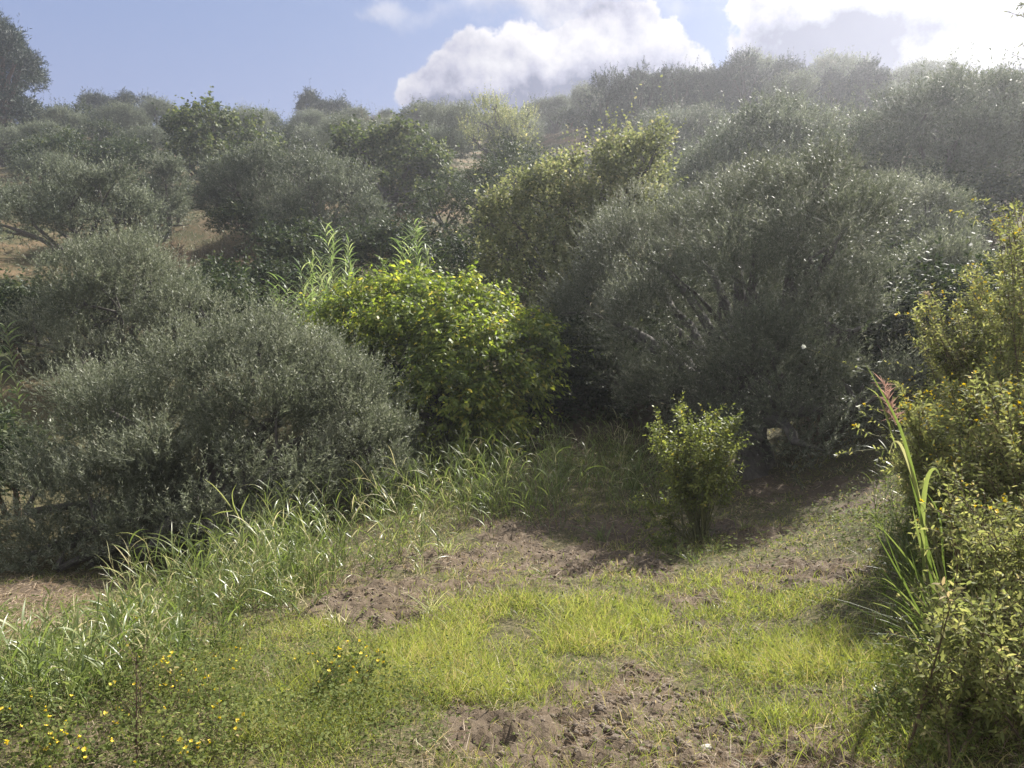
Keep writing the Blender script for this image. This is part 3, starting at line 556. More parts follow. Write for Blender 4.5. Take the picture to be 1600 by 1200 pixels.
# ------------------------------------------------------------------ vase-shaped shrub
def stemmy(name, label, cat, g, tips, kind, nper, seed, group=None, stem_mat=None, r0=.008, spread=.12, start=.3, leaf_scale=1., sub=5):
    """shrub of separate upright stems: tips are offsets from the base; parts stems + leaves"""
    rng = np.random.default_rng(seed); K = KIND[kind]; t = thing(name, label, cat, g, group); SV, P0, AX = [], [], []
    for tip in tips:
        tip = np.array(tip, float); a = np.r_[rng.normal(0, spread*.5, 2), -.05]; s = np.linspace(0, 1, 9)[:, None]
        mid = a*.5+tip*.5+np.r_[-tip[:2]*.12, .08*tip[2]]+rng.normal(0, .03*np.linalg.norm(tip), 3)
        p = (1-s)**2*a+2*s*(1-s)*mid+s*s*tip; SV.append(tube(p, np.linspace(r0, r0*.25, 9), 5))
        tt = rng.uniform(start, 1, nper); q = np.array([np.interp(tt, s[:, 0], p[:, k]) for k in range(3)]).T; P0.append(q)
        ax = nrm(np.repeat(nrm((p[-1]-p[4])[None]), nper, 0)*.9+rng.normal(0, .55, (nper, 3))+np.array([0, 0, .25])); AX.append(ax)
    pos = np.concatenate(P0); ax = np.concatenate(AX); ns = len(pos); m = sub*2
    S = K['S']*rng.uniform(.25, .8, ns); tv = prisms(pos, pos+ax*S[:, None], r0*.25, .001, rng)
    tt = np.broadcast_to((np.arange(m)+.6)/m, (ns, m)); pp = pos[:, None]+ax[:, None]*(S[:, None]*tt)[..., None]
    A = nrm(np.cross(ax, rng.normal(size=(ns, 3)))); B = np.cross(ax, A); ph = np.arange(m)*2.4+rng.uniform(0, 6, (ns, 1)); sv = A[:, None]*np.cos(ph)[..., None]+B[:, None]*np.sin(ph)[..., None]
    ld = nrm(ax[:, None]*.6+sv*.85+rng.normal(0, .15, (ns, m, 3))); ls = nrm(np.cross(ld, ax[:, None]+rng.normal(0, .4, (ns, m, 3)))); n = ns*m; sz = rng.uniform(.6, 1.2, n)*leaf_scale
    hue = np.clip(np.repeat(rng.normal(.48, .14, ns), m)+rng.normal(0, .15, n), 0, 1)
    V, F, rr = folded_leaves(pp.reshape(-1, 3), ld.reshape(-1, 3), ls.reshape(-1, 3), K['L']*sz, K['W']*sz, hue)
    V2, F2, _ = join(SV+[tv]); obj('stems', mesh_from('stems', V2, [F2], stem_mat or M_STEM, smooth=True), t); obj('leaves', mesh_from('leaves', V, [F], K['mat'], rr), t)
    return t, pos+ax*S[:, None]
KIND['inula'] = dict(L=.040, W=.0115, S=.20, n=12, mat=M_INULA); KIND['round'] = dict(L=.03, W=.018, S=.2, n=12, mat=M_WEED)
rg = random.Random(3)
g = on_ground(1090, 846); Ys = g[1]
tips = []
for i in range(46):
    px = rg.uniform(1022, 1160); py = rg.uniform(640, 700) if i % 3 else rg.uniform(700, 770); tips.append(P(px, py, Ys+rg.uniform(-.45, .45))-g)
stemmy('vase_shrub', 'vase-shaped yellow-green shrub standing alone in front of the largest hazy olive', 'shrub', g, tips, 'shrub', 27, 5, r0=.008, start=.42)
tips = [P(rg.uniform(1015, 1060), rg.uniform(765, 850), Ys-.3+rg.uniform(-.3, .2))-g for i in range(9)]
stemmy('leafy_sprig', 'yellowing low sprig leaning left from the foot of the vase-shaped shrub', 'shrub', g+np.array([-.12, -.1, 0]), tips, 'shrub', 9, 6, r0=.006, start=.4)
# ------------------------------------------------------------------ flower heads
_FL = {}
def flowers_on(t, pts, r, mat, rng, petals=9):
    """every flower head is a part of its own, turned and sized individually"""
    key = (mat.name, petals)
    if key not in _FL:
        _FL[key] = []
        for v in range(4):
            A = np.arange(petals)*2*math.pi/petals+rng.normal(0, .1, petals); d = nrm(np.c_[np.cos(A), np.sin(A), rng.uniform(-.1, .45, petals)+.12*v]); sd = nrm(np.cross(np.tile([[0, 0, 1.]], (petals, 1)), d)); L = rng.uniform(.8, 1.15, petals)
            pv = quads_leaves(np.tile([[0, 0, .1]], (petals, 1)), d, sd, L, L*.55, rng.uniform(.2, 1, petals)); c = tube_cone(np.zeros((1, 3)), np.array([[0, 0, 1.]]), .35); V, F, rr = join([pv, (c[0], c[1], np.full(len(c[1]), .1))]); _FL[key].append(mesh_from('flower', V, [F], mat, rr))
    for q in pts:
        o = obj('flower', _FL[key][rng.integers(4)], t, [float(v) for v in q]); o.rotation_euler = (rng.normal(.3, .45), rng.normal(0, .45), rng.uniform(0, 6.28)); k = r*rng.uniform(.55, 1.2); o.scale = (k, k, k)
def tube_cone(pts, N, r):
    n = len(pts); A = nrm(np.cross(N, np.array([.3, .5, .1]))); B = np.cross(N, A); V = np.empty((n, 2, 5, 3))
    for k in range(5):
        o = A*math.cos(k*1.2566)+B*math.sin(k*1.2566); V[:, 0, k] = pts-N*r*1.2+o*r*.5; V[:, 1, k] = pts+N*r*.25+o*r
    b = (np.arange(n)*10)[:, None]; return V.reshape(-1, 3), np.concatenate([b+np.array([k, (k+1) % 5, 5+(k+1) % 5, 5+k]) for k in range(5)])
# ------------------------------------------------------------------ yellow-flowered bush on the right (separate plants)
BUSH = [
 (1560,800,6.2,50,(1430,1560,470,610),7,'brownish twiggy plant filling the bank between purple plume and tallest plant'),
 (1620,780,5.8,50,(1530,1690,420,600),9,'yellow-green plant in front of the tallest one at the right edge'),
 (1500,840,5.0,40,(1405,1490,640,760),8,'loose plant directly beneath the purple reed plume'), # base px, base py, base Y, n stems, top pixel range x0,x1,y0,y1, flowers, label
 (1560,1190,2.55,34,(1440,1640,930,1100),0,'lowest dark leafy plant of the yellow-flowered thicket, in the bottom right corner'),
 (1610,1120,3.0,40,(1480,1680,760,980),5,'leafy plant with dark interior at the right edge, beside the leaning reed'),
 (1540,1060,3.7,44,(1430,1600,800,980),6,'mid-green plant of the thicket directly right of the leaning reed'),
 (1600,980,4.1,48,(1500,1680,600,800),16,'tall plant at the right edge, thick with yellow flowers halfway up the thicket'),
 (1530,960,4.6,46,(1440,1560,680,820),12,'plant behind the leaning reed, dotted with yellow flowers'),
 (1500,900,5.4,48,(1400,1530,600,740),14,'sprawling plant of the thicket just right of the purple reed plume'),
 (1590,900,5.2,46,(1530,1660,560,700),12,'upright plant rising above the yellow-dotted middle of the thicket'),
 (1640,880,5.4,40,(1560,1700,300,520),8,'tallest plant of the thicket, reaching highest up the right edge'),
 (1470,860,6.2,28,(1400,1480,690,800),5,'lowest leafy plant at the left skirt of the thicket'),
 (1600,800,6.6,34,(1490,1600,410,560),8,'brown-tipped plant behind the tallest one, with long stems reaching left'),
 (1640,760,7.4,34,(1540,1680,330,470),4,'hindmost plant of the thicket, hanging over the small rounded olive')]
for i, (px, py, Y, ns, (x0, x1, y0, y1), nf, lab) in enumerate(BUSH):
    rg = random.Random(i+50); q = P(px, py, Y); g = gpt(q[0], q[1]); tips = [P(rg.uniform(x0, x1), y0+(y1-y0)*rg.random()**1.3, Y+rg.uniform(-.45, .45))-g for _ in range(ns)]
    t, ends = stemmy('fleabane_bush', lab, 'bush', g, tips, 'inula', 27, 500+i, 'plants of the yellow-flowered thicket', M_DSTEM, .006, .3, .22, .82 if Y < 4 else 1.1)
    if nf:
        nf = int(nf*1.6)
        rng = np.random.default_rng(i); hi = ends[np.argsort(-ends[:, 2])[:nf*9]]; cs = hi[rng.choice(len(hi), nf*2, replace=False)]; pts_ = np.concatenate([cs, cs[:nf]+rng.normal(0, .03, (nf, 3)), cs[:nf]+rng.normal(0, .03, (nf, 3))])
        flowers_on(t, pts_[:96], .010 if Y < 4 else .013, M_YEL, rng)
# long bare stems with seed heads reaching left out of the bush
ARM = [((1500,640),(1400,600),(1255,542),6.6,'white'),((1530,650),(1440,562),(1375,566),6.4,'white'),((1560,460),(1500,455),(1447,460),6.8,'seed'),((1540,500),(1450,485),(1400,492),6.8,'yellow'),((1460,740),(1380,680),(1342,636),5.6,'white'),
       ((1480,690),(1360,690),(1335,665),5.6,'yellow'),((1460,700),(1330,700),(1305,712),5.6,'white'),((1450,690),(1380,645),(1350,632),5.5,'yellow'),((1420,730),(1395,715),(1370,720),5.5,'white'),((1580,330),(1545,312),(1520,312),6.6,'yellow'),((1560,360),(1500,330),(1485,330),6.8,'yellow')]
ends_word = ['white-tipped stem arching furthest left out of the thicket, over the shade','thin stem ending in a round white head left of the thicket','stem tipped with a round brown seed head in front of the small olive','thin stem with one yellow flower below the brown seed head',
 'white-tipped curved stem left of the purple reed plume','low stem with yellow flower at the left skirt of the thicket','drooping stem bowing lowest at the left of the thicket','short yellow-flowered stem just left of the purple plume','short white-tipped stem beside the bent reed leaf','yellow-flowered stem near the top of the tallest thicket plant','topmost stem leaning left from the tallest thicket plant']
for i, (a, b, c, Y, k) in enumerate(ARM):
    A, B, C = P(*a, Y+.2), P(*b, Y), P(*c, Y-.1); rng = np.random.default_rng(i+70)
    g = gpt(A[0]+.25, A[1]+.1); s = np.linspace(0, 1, 14)[:, None]
    low = (1-s)**2*g+2*s*(1-s)*(A*.5+g*.5+np.array([.12, 0, .2]))+s*s*A; up = (1-s)**2*A+2*s*(1-s)*B+s*s*C; path = np.concatenate([low, up[1:]])
    t = thing('wild_plant', ends_word[i], 'plant', g, 'long stems reaching out of the thicket'); V, F = tube(path-g, np.linspace(.005, .0022, len(path)), 5); obj('stalk', mesh_from('stalk', V, [F], M_STEM, smooth=True), t)
    tt = rng.uniform(.1, .95, 26); q = np.array([np.interp(tt, np.linspace(0, 1, len(up)), up[:, k2]) for k2 in range(3)]).T-g; d = nrm(rng.normal(size=(26, 3))+np.array([-.5, 0, .4]))
    lv = folded_leaves(q, d, nrm(np.cross(d, rng.normal(size=(26, 3)))), rng.uniform(.03, .055, 26), rng.uniform(.008, .014, 26), rng.uniform(.2, .8, 26)); obj('leaves', mesh_from('leaves', lv[0], [lv[1]], M_INULA, lv[2]), t)
    pt = (C-g)[None]
    if k == 'seed':
        n = 160; d = nrm(rng.normal(size=(n, 3))); hv = quads_leaves(pt+d*.006, d, nrm(np.cross(d, rng.normal(size=(n, 3)))), np.full(n, .034), np.full(n, .006), rng.random(n)); obj('seed_head', mesh_from('seed_head', hv[0], [hv[1]], M_SEED, hv[2]), t)
    else: flowers_on(t, pt, .024, M_YEL if k == 'yellow' else M_WHT, rng, 11)
# ------------------------------------------------------------------ leaning reed with plume, and the blades around it
def px_ribbon(pts_, Y0, Y1, W, rnd=.5, roll=0):
    n = len(pts_); pp = np.array([P(x, y, Y0+(Y1-Y0)*i/(n-1)) for i, (x, y) in enumerate(pts_)]); s = np.linspace(0, 1, n); u = np.linspace(0, 1, 14)
    c = np.array([np.interp(u, s, pp[:, k]) for k in range(3)]).T
    for _ in range(2): c[1:-1] = (c[:-2]+2*c[1:-1]+c[2:])/4
    T = nrm(np.gradient(c, axis=0)); sd = nrm(np.cross(T, np.array([.35+roll, 1., .2]))); w = .62*W*np.clip(np.minimum(1, .5+u*2)*(1-u**2.5), .04, 1)[:, None]
    V = np.empty((14, 3, 3)); nn = np.cross(T, sd); V[:, 0] = c-sd*w/2+nn*w*.18; V[:, 1] = c; V[:, 2] = c+sd*w/2+nn*w*.18
    i = np.arange(13)*3; F = np.concatenate([np.stack([i, i+1, i+4, i+3], 1), np.stack([i+1, i+2, i+5, i+4], 1)]); return V.reshape(-1, 3), F, np.full(26, rnd)
def reed_px(label, base, Y, culms, leaves, plume=None):
    q = P(*base, Y); g = gpt(q[0], q[1]); t = thing('leaning_reed', label, 'reed', g); parts = []
    for pl in culms:
        pp = np.array([P(x, y, Y+dy) for x, y, dy in pl]); pp[0] = g-np.array([0, 0, .05]); s = np.linspace(0, 1, len(pp)); u = np.linspace(0, 1, 20); c = np.array([np.interp(u, s, pp[:, k]) for k in range(3)]).T
        for _ in range(3): c[1:-1] = (c[:-2]+2*c[1:-1]+c[2:])/4
        parts.append(tube(c-g, np.linspace(.0075, .003, 20), 7))
    V, F, _ = join(parts); obj('stalk', mesh_from('stalk', V, [F], M_STEM, smooth=True), t)
    L = [px_ribbon(p_, Y+a, Y+b, w, r) for p_, a, b, w, r in leaves]; L = [(v-g, f, r) for v, f, r in L]; V, F, rr = join(L); obj('leaves', mesh_from('leaves', V, [F], M_REED, rr, smooth=True), t)
    if plume:
        rng = np.random.default_rng(8); a, b = P(*plume[0], Y), P(*plume[1], Y); n = 110; tt = rng.random(n)[:, None]; ps = a+(b-a)*tt-g; d = nrm((b-a)[None]*2.2+rng.normal(0, .26, (n, 3)))
        pv = ribbons(ps, d, rng.uniform(.03, .075, n), np.full(n, .0045), np.full(n, .12), rng.random(n), 3, rng=rng); obj('plume', mesh_from('plume', pv[0], [pv[1]], M_PLUME, pv[2]), t)
reed_px('tall leaning reed with a purplish plume and bent pale leaf in front of the thicket', (1505,1120), 3.3,
 [[(1505,1120,0),(1478,900,0),(1440,790,0),(1412,710,0),(1385,640,0)], [(1490,1120,0),(1455,960,0),(1446,860,0)]],
 [([(1440,800),(1425,730),(1405,660),(1352,568)],0,-.1,.026,.5),([(1400,700),(1385,650),(1372,615),(1352,604)],0,-.1,.014,.8),([(1444,900),(1440,800),(1448,740),(1462,728),(1470,748)],0,-.15,.034,.72),([(1450,830),(1432,760),(1408,690),(1395,688),(1390,710)],0,-.1,.022,.9),
  ([(1470,1000),(1440,900),(1400,850),(1360,805)],0,-.2,.016,.6),([(1465,960),(1452,880),(1438,800),(1420,740)],.05,0,.032,.35),([(1478,940),(1440,860),(1425,790)],.05,0,.024,.7),([(1480,1020),(1475,900),(1470,800),(1440,760)],.05,0,.018,.4)], ((1400,665),(1380,598)))
reed_px('clump of narrow dark reed blades fanning left at the foot of the leaning reed', (1515,1150), 2.9,
 [[(1515,1150,0),(1480,1010,0),(1430,900,0)], [(1530,1150,0),(1490,1000,0),(1460,860,0)], [(1500,1140,0),(1450,1050,0),(1400,960,0)]],
 [([(1500,1120),(1450,1020),(1400,950),(1335,935)],0,-.1,.011,.9),([(1500,1100),(1440,960),(1390,870),(1362,820)],0,-.1,.013,.4),([(1510,1100),(1460,1000),(1410,905),(1370,800)],0,0,.012,.3),([(1510,1120),(1440,1040),(1390,1000),(1350,990)],0,-.1,.010,.85),
  ([(1520,1130),(1470,1010),(1440,930),(1420,850)],0,.1,.012,.3),([(1530,1130),(1490,1000),(1465,900),(1440,820)],.1,.1,.013,.45),([(1500,1130),(1420,1060),(1370,1030),(1330,1040)],0,-.1,.010,.5),([(1520,1120),(1450,970),(1385,900),(1345,905)],0,0,.010,.8),
  ([(1540,1140),(1500,1010),(1480,920),(1470,840)],.1,.1,.012,.3),([(1525,1140),(1480,1060),(1400,1010),(1360,1020)],0,0,.011,.4),([(1500,1110),(1450,1010),(1420,960),(1390,940)],0,0,.012,.6)])
reed_px('long cane shoot leaning left over the skirt of the wide silvery olive', (445,905), 7.6,
 [[(445,905,0),(410,850,0),(375,810,0),(345,775,0)]],
 [([(360,790),(345,770),(330,755),(318,748)],0,0,.022,.85),([(375,812),(365,790),(362,770),(370,755)],0,0,.024,.8),([(380,818),(350,835),(330,845),(318,850)],0,-.1,.018,.7),([(395,835),(420,825),(440,835),(436,850)],0,-.1,.022,.85),([(400,842),(395,870),(390,890)],0,0,.024,.7),([(385,822),(375,800),(385,780),(390,770)],0,0,.022,.75),([(420,865),(440,860),(470,868),(480,880)],0,0,.02,.6),([(365,798),(345,800),(330,806)],0,0,.02,.8)])
reed_px('thin cane shoot leaning left, second and lower, left of the long one', (300,1000), 5.6,
 [[(300,1000,0),(265,945,0),(235,905,0),(213,872,0)]],
 [([(240,915),(225,890),(212,870),(208,850)],0,0,.016,.6),([(255,935),(240,940),(225,955)],0,0,.014,.7),([(270,955),(255,920),(245,900)],0,0,.016,.5),([(285,975),(310,950),(318,930)],0,0,.016,.5),([(275,965),(250,965),(235,975)],0,0,.014,.8)])
# offscreen tree whose twigs hang into the top right corner
g = gpt(11.5, 10.5); cs = [(P(1980,-120,10), 1.3), (P(1860,60,9.4), .7), (P(1740,20,8.8), .45), (P(2080,60,10.5), 1.4)]
def edge_tree():
    L = [(c-g, r) for c, r in cs]; t = thing('olive_tree', 'olive tree beyond the right edge whose twigs hang into the top right corner', 'olive tree', g)
    me, bc, br = crown_mesh('crown', L, 'olive', 42000, 611); 
    obj('crown', me, t); obj('trunk', trunk_mesh('trunk', L, bc, br, 612, .16, M_BARK, 2, 30), t)
    tw = [((1730,20),(1640,-5),(1590,10)),((1700,60),(1630,35),(1572,18)),((1700,100),(1640,60),(1592,70)),((1720,150),(1650,110),(1582,85)),((1700,0),(1640,-20),(1580,0))]
    rng = np.random.default_rng(613); parts, st = [], []
    for a, b, c in tw:
        A, B, C = (P(*v, 8.6)-g for v in (a, b, c)); s = np.linspace(0, 1, 10)[:, None]; p = (1-s)**2*A+2*s*(1-s)*B+s*s*C; st.append(tube(p, np.linspace(.006, .0015, 10), 5)); n = 46
        tt = rng.random(n); q = np.array([np.interp(tt, s[:, 0], p[:, k]) for k in range(3)]).T; d = nrm(rng.normal(size=(n, 3))+nrm((C-A)[None])); parts.append(quads_leaves(q, d, nrm(np.cross(d, rng.normal(size=(n, 3)))), np.full(n, .065), np.full(n, .015), rng.uniform(.2, .9, n)))
    V, F, rr = join(parts); b_ = obj('hanging_twigs', mesh_from('hanging_twigs', V, [F], M_OLIVE, rr), t); V, F, _ = join(st); obj('twig_stem', mesh_from('twig_stem', V, [F], M_BARK, smooth=True), b_)
edge_tree()
# ------------------------------------------------------------------ ground cover: lawn, weeds, tall bank grass, straw, clods
def scatter(n, y0, y1, seed, pw=1.0, wide=.78):
    rng = np.random.default_rng(seed); u = rng.random(n); y = (y0**(1-pw)+(y1**(1-pw)-y0**(1-pw))*u)**(1/(1-pw)) if pw != 1 else y0*(y1/y0)**u
    x = rng.uniform(-1, 1, n)*(y*wide+.4); z, s = gz(x, y, True); px, py = proj(np.c_[x, y, z]); return rng, np.c_[x, y, z], s, px, py
def bandmask(px, py, line, w, fall=1.3):
    """closeness (0..1) to a polyline in the photo"""
    d = np.full(len(px), 1e9)
    for (x0, y0), (x1, y1) in zip(line[:-1], line[1:]):
        vx, vy = x1-x0, y1-y0; t = np.clip(((px-x0)*vx+(py-y0)*vy)/(vx*vx+vy*vy), 0, 1); d = np.minimum(d, np.hypot(px-x0-t*vx, py-y0-t*vy))
    return np.clip(1-(d/w)**fall, 0, 1)
BANK = [(60,1085),(180,1040),(300,985),(400,940),(500,880),(600,830),(720,790),(850,760),(960,740)]
def inell(px, py, cx, cy, rx, ry): return np.clip(1.5-1.1*np.sqrt(((px-cx)/rx)**2+((py-cy)/ry)**2), 0, 1)
def lawn():
    rng, p, s, px, py = scatter(520000, 2.0, 16, 1)
    bright = np.maximum.reduce([inell(px,py,870,985,330,75), inell(px,py,620,1060,260,90), inell(px,py,1250,1020,220,90), inell(px,py,1350,1120,190,80)*.9, inell(px,py,450,1130,220,90)*.8,inell(px,py,1180,960,200,60)*.7])
    clump = vnoise(p[:, 0], p[:, 1], .45, 21)+.6*vnoise(p[:, 0], p[:, 1], .16, 22)+.5*vnoise(p[:, 0], p[:, 1], .07, 23)
    behind = (p[:, 1] > 12) & (px > 880) & (px < 1080)
    left = inell(px, py, 250, 1150, 380, 110)
    pr = np.clip(.28+.75*bright+.35*behind-.25*left, 0, 1)*np.clip(1.25-1.08*s, .25, 1)*np.clip(.62+clump*1.5, .05, 1)
    dark = (px < 560) & (py < 900); pr = np.where(dark, .05, pr)
    k = rng.random(len(px)) < pr; p, px, py, bright, s, clump = p[k], px[k], py[k], bright[k], s[k], clump[k]; n = len(p)
    h = (.035+.075*rng.random(n)**1.6)*(1+.7*bright)*(1+clump*.9); h = np.clip(h, .02, .2); h[rng.random(n) < .02] *= 1.8
    d = nrm(np.c_[rng.normal(0, .42, n), rng.normal(0, .42, n), np.ones(n)]); hue = np.clip(.42+.16*bright+rng.normal(0, .17, n)+.25*clump, 0, .9); dry = rng.random(n) < (.13+.16*(bright < .3)); hue[dry] = rng.uniform(.9, 1, dry.sum())
    V, F, rr = ribbons(p-np.array([0, 0, .006]), d, h, rng.uniform(.0026, .0050, n)*np.clip(p[:, 1]/4.5, .8, 2.), rng.uniform(.1, .55, n), hue, 2, rng=rng)
    obj('grass', mesh_from('grass', V, [F], M_GRASS, rr), label='short bright yellow-green grass of the sunny clearing', category='grass', kind='stuff'); print('lawn', n)
lawn()
def weeds():
    rng, p, s, px, py = scatter(330000, 2.0, 12, 2)
    reg = np.maximum.reduce([.7*inell(px,py,60,1000,160,60), inell(px,py,230,1110,340,110), inell(px,py,520,1110,200,90)*.8, inell(px,py,1300,880,200,80)*.4, inell(px,py,1450,800,170,110), inell(px,py,1500,1120,150,120)*.8, inell(px,py,1000,960,500,60)*.15, inell(px,py,900,1100,500,110)*.15])
    c = vnoise(p[:, 0], p[:, 1], .35, 31)+.7*vnoise(p[:, 0], p[:, 1], .12, 32); k = rng.random(len(px)) < reg*np.clip(.6+1.5*c, .02, 1)*np.clip(1.2-1.2*s, .1, 1)
    p, c = p[k], c[k]; n = len(p); hh = np.clip(rng.random(n)*(.10+.16*(c+.3)), .005, .22); p = p+np.c_[rng.normal(0, .015, (n, 2)), hh]
    d = nrm(np.c_[rng.normal(0, 1, (n, 2)), rng.uniform(-.1, .8, n)]); sd = nrm(np.cross(d, np.c_[rng.normal(0, .5, (n, 2)), np.ones(n)])); L = rng.uniform(.012, .030, n)*np.clip(p[:, 1]/4.5, .85, 1.6)
    V, F, rr = folded_leaves(p, d, sd, L, L*rng.uniform(.25, .6, n), np.clip(.42+.5*c*.5+rng.normal(0, .2, n), 0, 1))
    m = n//9; b = p[:m].copy(); b[:, 2] -= hh[:m]; b[:, :2] += rng.normal(0, .03, (m, 2)); tv = prisms(b, p[:m], .0008, .0005, rng)
    V, F, rr = join([(V, F, rr), (tv[0], tv[1], np.full(len(tv[1]), .4))]); obj('weeds', mesh_from('weeds', V, [F], M_WEED, rr), label='low leafy weeds matted over the lower left and under the thicket', category='weeds', kind='stuff'); print('weeds', n)
weeds()
def bank_grass():
    rng, p, s, px, py = scatter(60000, 3.2, 15, 3)
    b = bandmask(px, py, BANK, 74); b = np.maximum(b, .9*inell(px,py,620,800,130,75)); b = np.maximum(b, 1.0*inell(px,py,840,760,190,60)); b = np.maximum(b, .5*inell(px,py,1440,860,60,150)); b = np.maximum(b, .3*inell(px,py,1500,600,90,60)); c = vnoise(p[:, 0], p[:, 1], .5, 41)+.6*vnoise(p[:, 0], p[:, 1], .2, 42)
    k = rng.random(len(px)) < b*np.clip(.45+1.6*c, .02, 1)*.40; base = p[k]; n = len(base); parts = []; H = rng.uniform(.22, .75, n)*np.where(base[:, 1] < 6, .6, 1.)*np.where(base[:, 1] > 8, 1.35, 1.); cd = nrm(np.c_[rng.normal(0, .28, (n, 2)), np.ones(n)])
    hue0 = np.clip(rng.normal(.5, .18, n), 0, 1); hue0[rng.random(n) < .14] = .97
    tv = prisms(base-np.array([0, 0, .02]), base+cd*H[:, None], .0035, .0015, rng); parts.append((tv[0], tv[1], np.tile(hue0, 3)))
    m = 7; t = (np.arange(m)+.3)/m; q = (base[:, None]+cd[:, None]*(H[:, None]*t[None])[..., None]).reshape(-1, 3); az = rng.uniform(0, 6.28, n)[:, None]+np.arange(m)[None]*3.14+rng.normal(0, .5, (n, m))
    d = (cd[:, None]*1.15+np.stack([np.cos(az), np.sin(az), az*0], -1)*.62).reshape(-1, 3); N = n*m; sd = nrm(np.cross(nrm(d), np.array([0, 0, 1.]))+rng.normal(0, .35, (N, 3)))
    L = rng.uniform(.14, .36, N)*np.clip(np.repeat(H, m)/.5, .6, 1.3); W = rng.uniform(.006, .014, N)
    parts.append(ribbons(q, d, L, W, rng.uniform(.15, .7, N), np.clip(np.repeat(hue0, m)+rng.normal(0, .1, N), 0, 1), 5, sd)); V, F, rr = join(parts)
    obj('tall_grass', mesh_from('tall_grass', V, [F], M_REED, rr), label='tall rank reed grass along the bank from the lower left to the hollow', category='tall grass', kind='stuff'); print('bank', n)
bank_grass()
def straw():
    rng, p, s, px, py = scatter(380000, 2.0, 15, 4, 1.0)
    heap = inell(px, py, 60, 965, 150, 55); pr = np.clip(.26+.55*s+.9*heap+.25*inell(px,py,1150,1160,240,60)+.3*inell(px,py,420,1130,120,60), 0, 1); c = vnoise(p[:, 0], p[:, 1], .3, 51); k = rng.random(len(px)) < pr*np.clip(.4+1.6*c, .05, 1)
    p, heap = p[k], heap[k]; n = len(p); p = p+np.c_[np.zeros((n, 2)), rng.random(n)*(.015+.06*heap)]
    d = nrm(np.c_[rng.normal(0, 1, (n, 2)), rng.normal(.12, .25, n)]); V, F, rr = ribbons(p, d, (.02+.11*rng.random(n)**2)*(1+heap), rng.uniform(.0015, .004, n)*np.clip(p[:, 1]/4.5, .8, 2.2), rng.uniform(0, .2, n), rng.random(n), 2, rng=rng)
    obj('dry_straw', mesh_from('dry_straw', V, [F], M_STRAW, rr), label='loose dry straw and roots strewn over the bare earth', category='straw', kind='stuff'); print('straw', n)
straw()
def clods():
    rng, p, s, px, py = scatter(240000, 2.0, 11, 5); k = (s > .3) & (rng.random(len(px)) < .5*s*np.clip(.5+1.8*vnoise(p[:, 0], p[:, 1], .4, 71), .03, 1)); p = p[k]; n = len(p)
    ph = (1+5**.5)/2; ico = nrm(np.array([(-1,ph,0),(1,ph,0),(-1,-ph,0),(1,-ph,0),(0,-1,ph),(0,1,ph),(0,-1,-ph),(0,1,-ph),(ph,0,-1),(ph,0,1),(-ph,0,-1),(-ph,0,1)], float)); fc = np.array([(0,11,5),(0,5,1),(0,1,7),(0,7,10),(0,10,11),(1,5,9),(5,11,4),(11,10,2),(10,7,6),(7,1,8),(3,9,4),(3,4,2),(3,2,6),(3,6,8),(3,8,9),(4,9,5),(2,4,11),(6,2,10),(8,6,7),(9,8,1)])
    r = .005+.013*rng.random(n)**2.2; r[rng.random(n) < .01] *= 2.2; V = p[:, None]+ico[None]*(r[:, None]*np.ones(12))[..., None]*rng.uniform(.6, 1.25, (n, 12, 1))*np.array([1.1, 1, .75]); F = (np.arange(n)*12)[:, None, None]+fc[None]
    m = bark_mat('clod_soil', (.07,.052,.037), (.165,.125,.088), 30); obj('soil_clods', mesh_from('soil_clods', V.reshape(-1, 3), [F.reshape(-1, 3)], m), label='crumbly brown clods of tilled earth', category='soil', kind='stuff'); print('clods', n)
clods()
def stone(px, py, r, lab):
    g = on_ground(px, py); import bmesh; bm = bmesh.new(); bmesh.ops.create_icosphere(bm, subdivisions=3, radius=r); rg = random.Random(px)
    for v in bm.verts:
        f = 1+.25*math.sin(v.co.x*60+px)*math.cos(v.co.y*50)+rg.uniform(-.05, .05); v.co = (v.co.x*1.6*f, v.co.y*f, v.co.z*.6*f)
    me = bpy.data.meshes.new('stone'); bm.to_mesh(me); bm.free(); me.materials.append(bark_mat('pale_stone', (.34,.31,.26), (.55,.52,.45), 25)); obj('stone', me, None, [float(v) for v in g+np.array([0, 0, r*.3])], label=lab, category='stone')
stone(1105, 1170, .022, 'pale flat stone lying on the tilled earth near the bottom of the frame')
# flowering weeds of the lower left, one thing each
FL = [(205,985,'tallest'),(222,1000,''),(258,1050,''),(265,1075,''),(150,1150,''),(75,1145,''),(190,1110,''),(240,1150,''),(290,1100,''),(300,1150,''),(60,1190,''),(330,1080,''),(120,1195,''),(175,1060,''),(360,1030,''),(480,1085,''),(510,1070,''),(530,1055,''),(555,1075,''),(230,1080,''),(270,1185,''),(560,1050,''),(100,1170,''),(310,1185,''),(345,1160,'')]
FLW = ['at the edge of the shade beside the bank','in front of the bank shade, second highest','a little below the bank shade','low and many-headed','on the bottom left slope','near the left edge of the frame','right of the left edge, half way up the patch','next to the dark rusty stalk','right of the dark rusty stalk','bottom of the patch, right of the stalk','in the bottom left corner','at the right end of the left patch','at the bottom beside the corner','at the top left of the patch','highest on the right of the left patch','left end of the middle patch','second of the middle patch','centre of the middle patch','right end of the middle patch','directly above the dark rusty stalk','bottom, at the foot of the rusty stalk','topmost of the middle patch','low by the left edge','lowest right of the left patch','rightmost low one of the left patch']
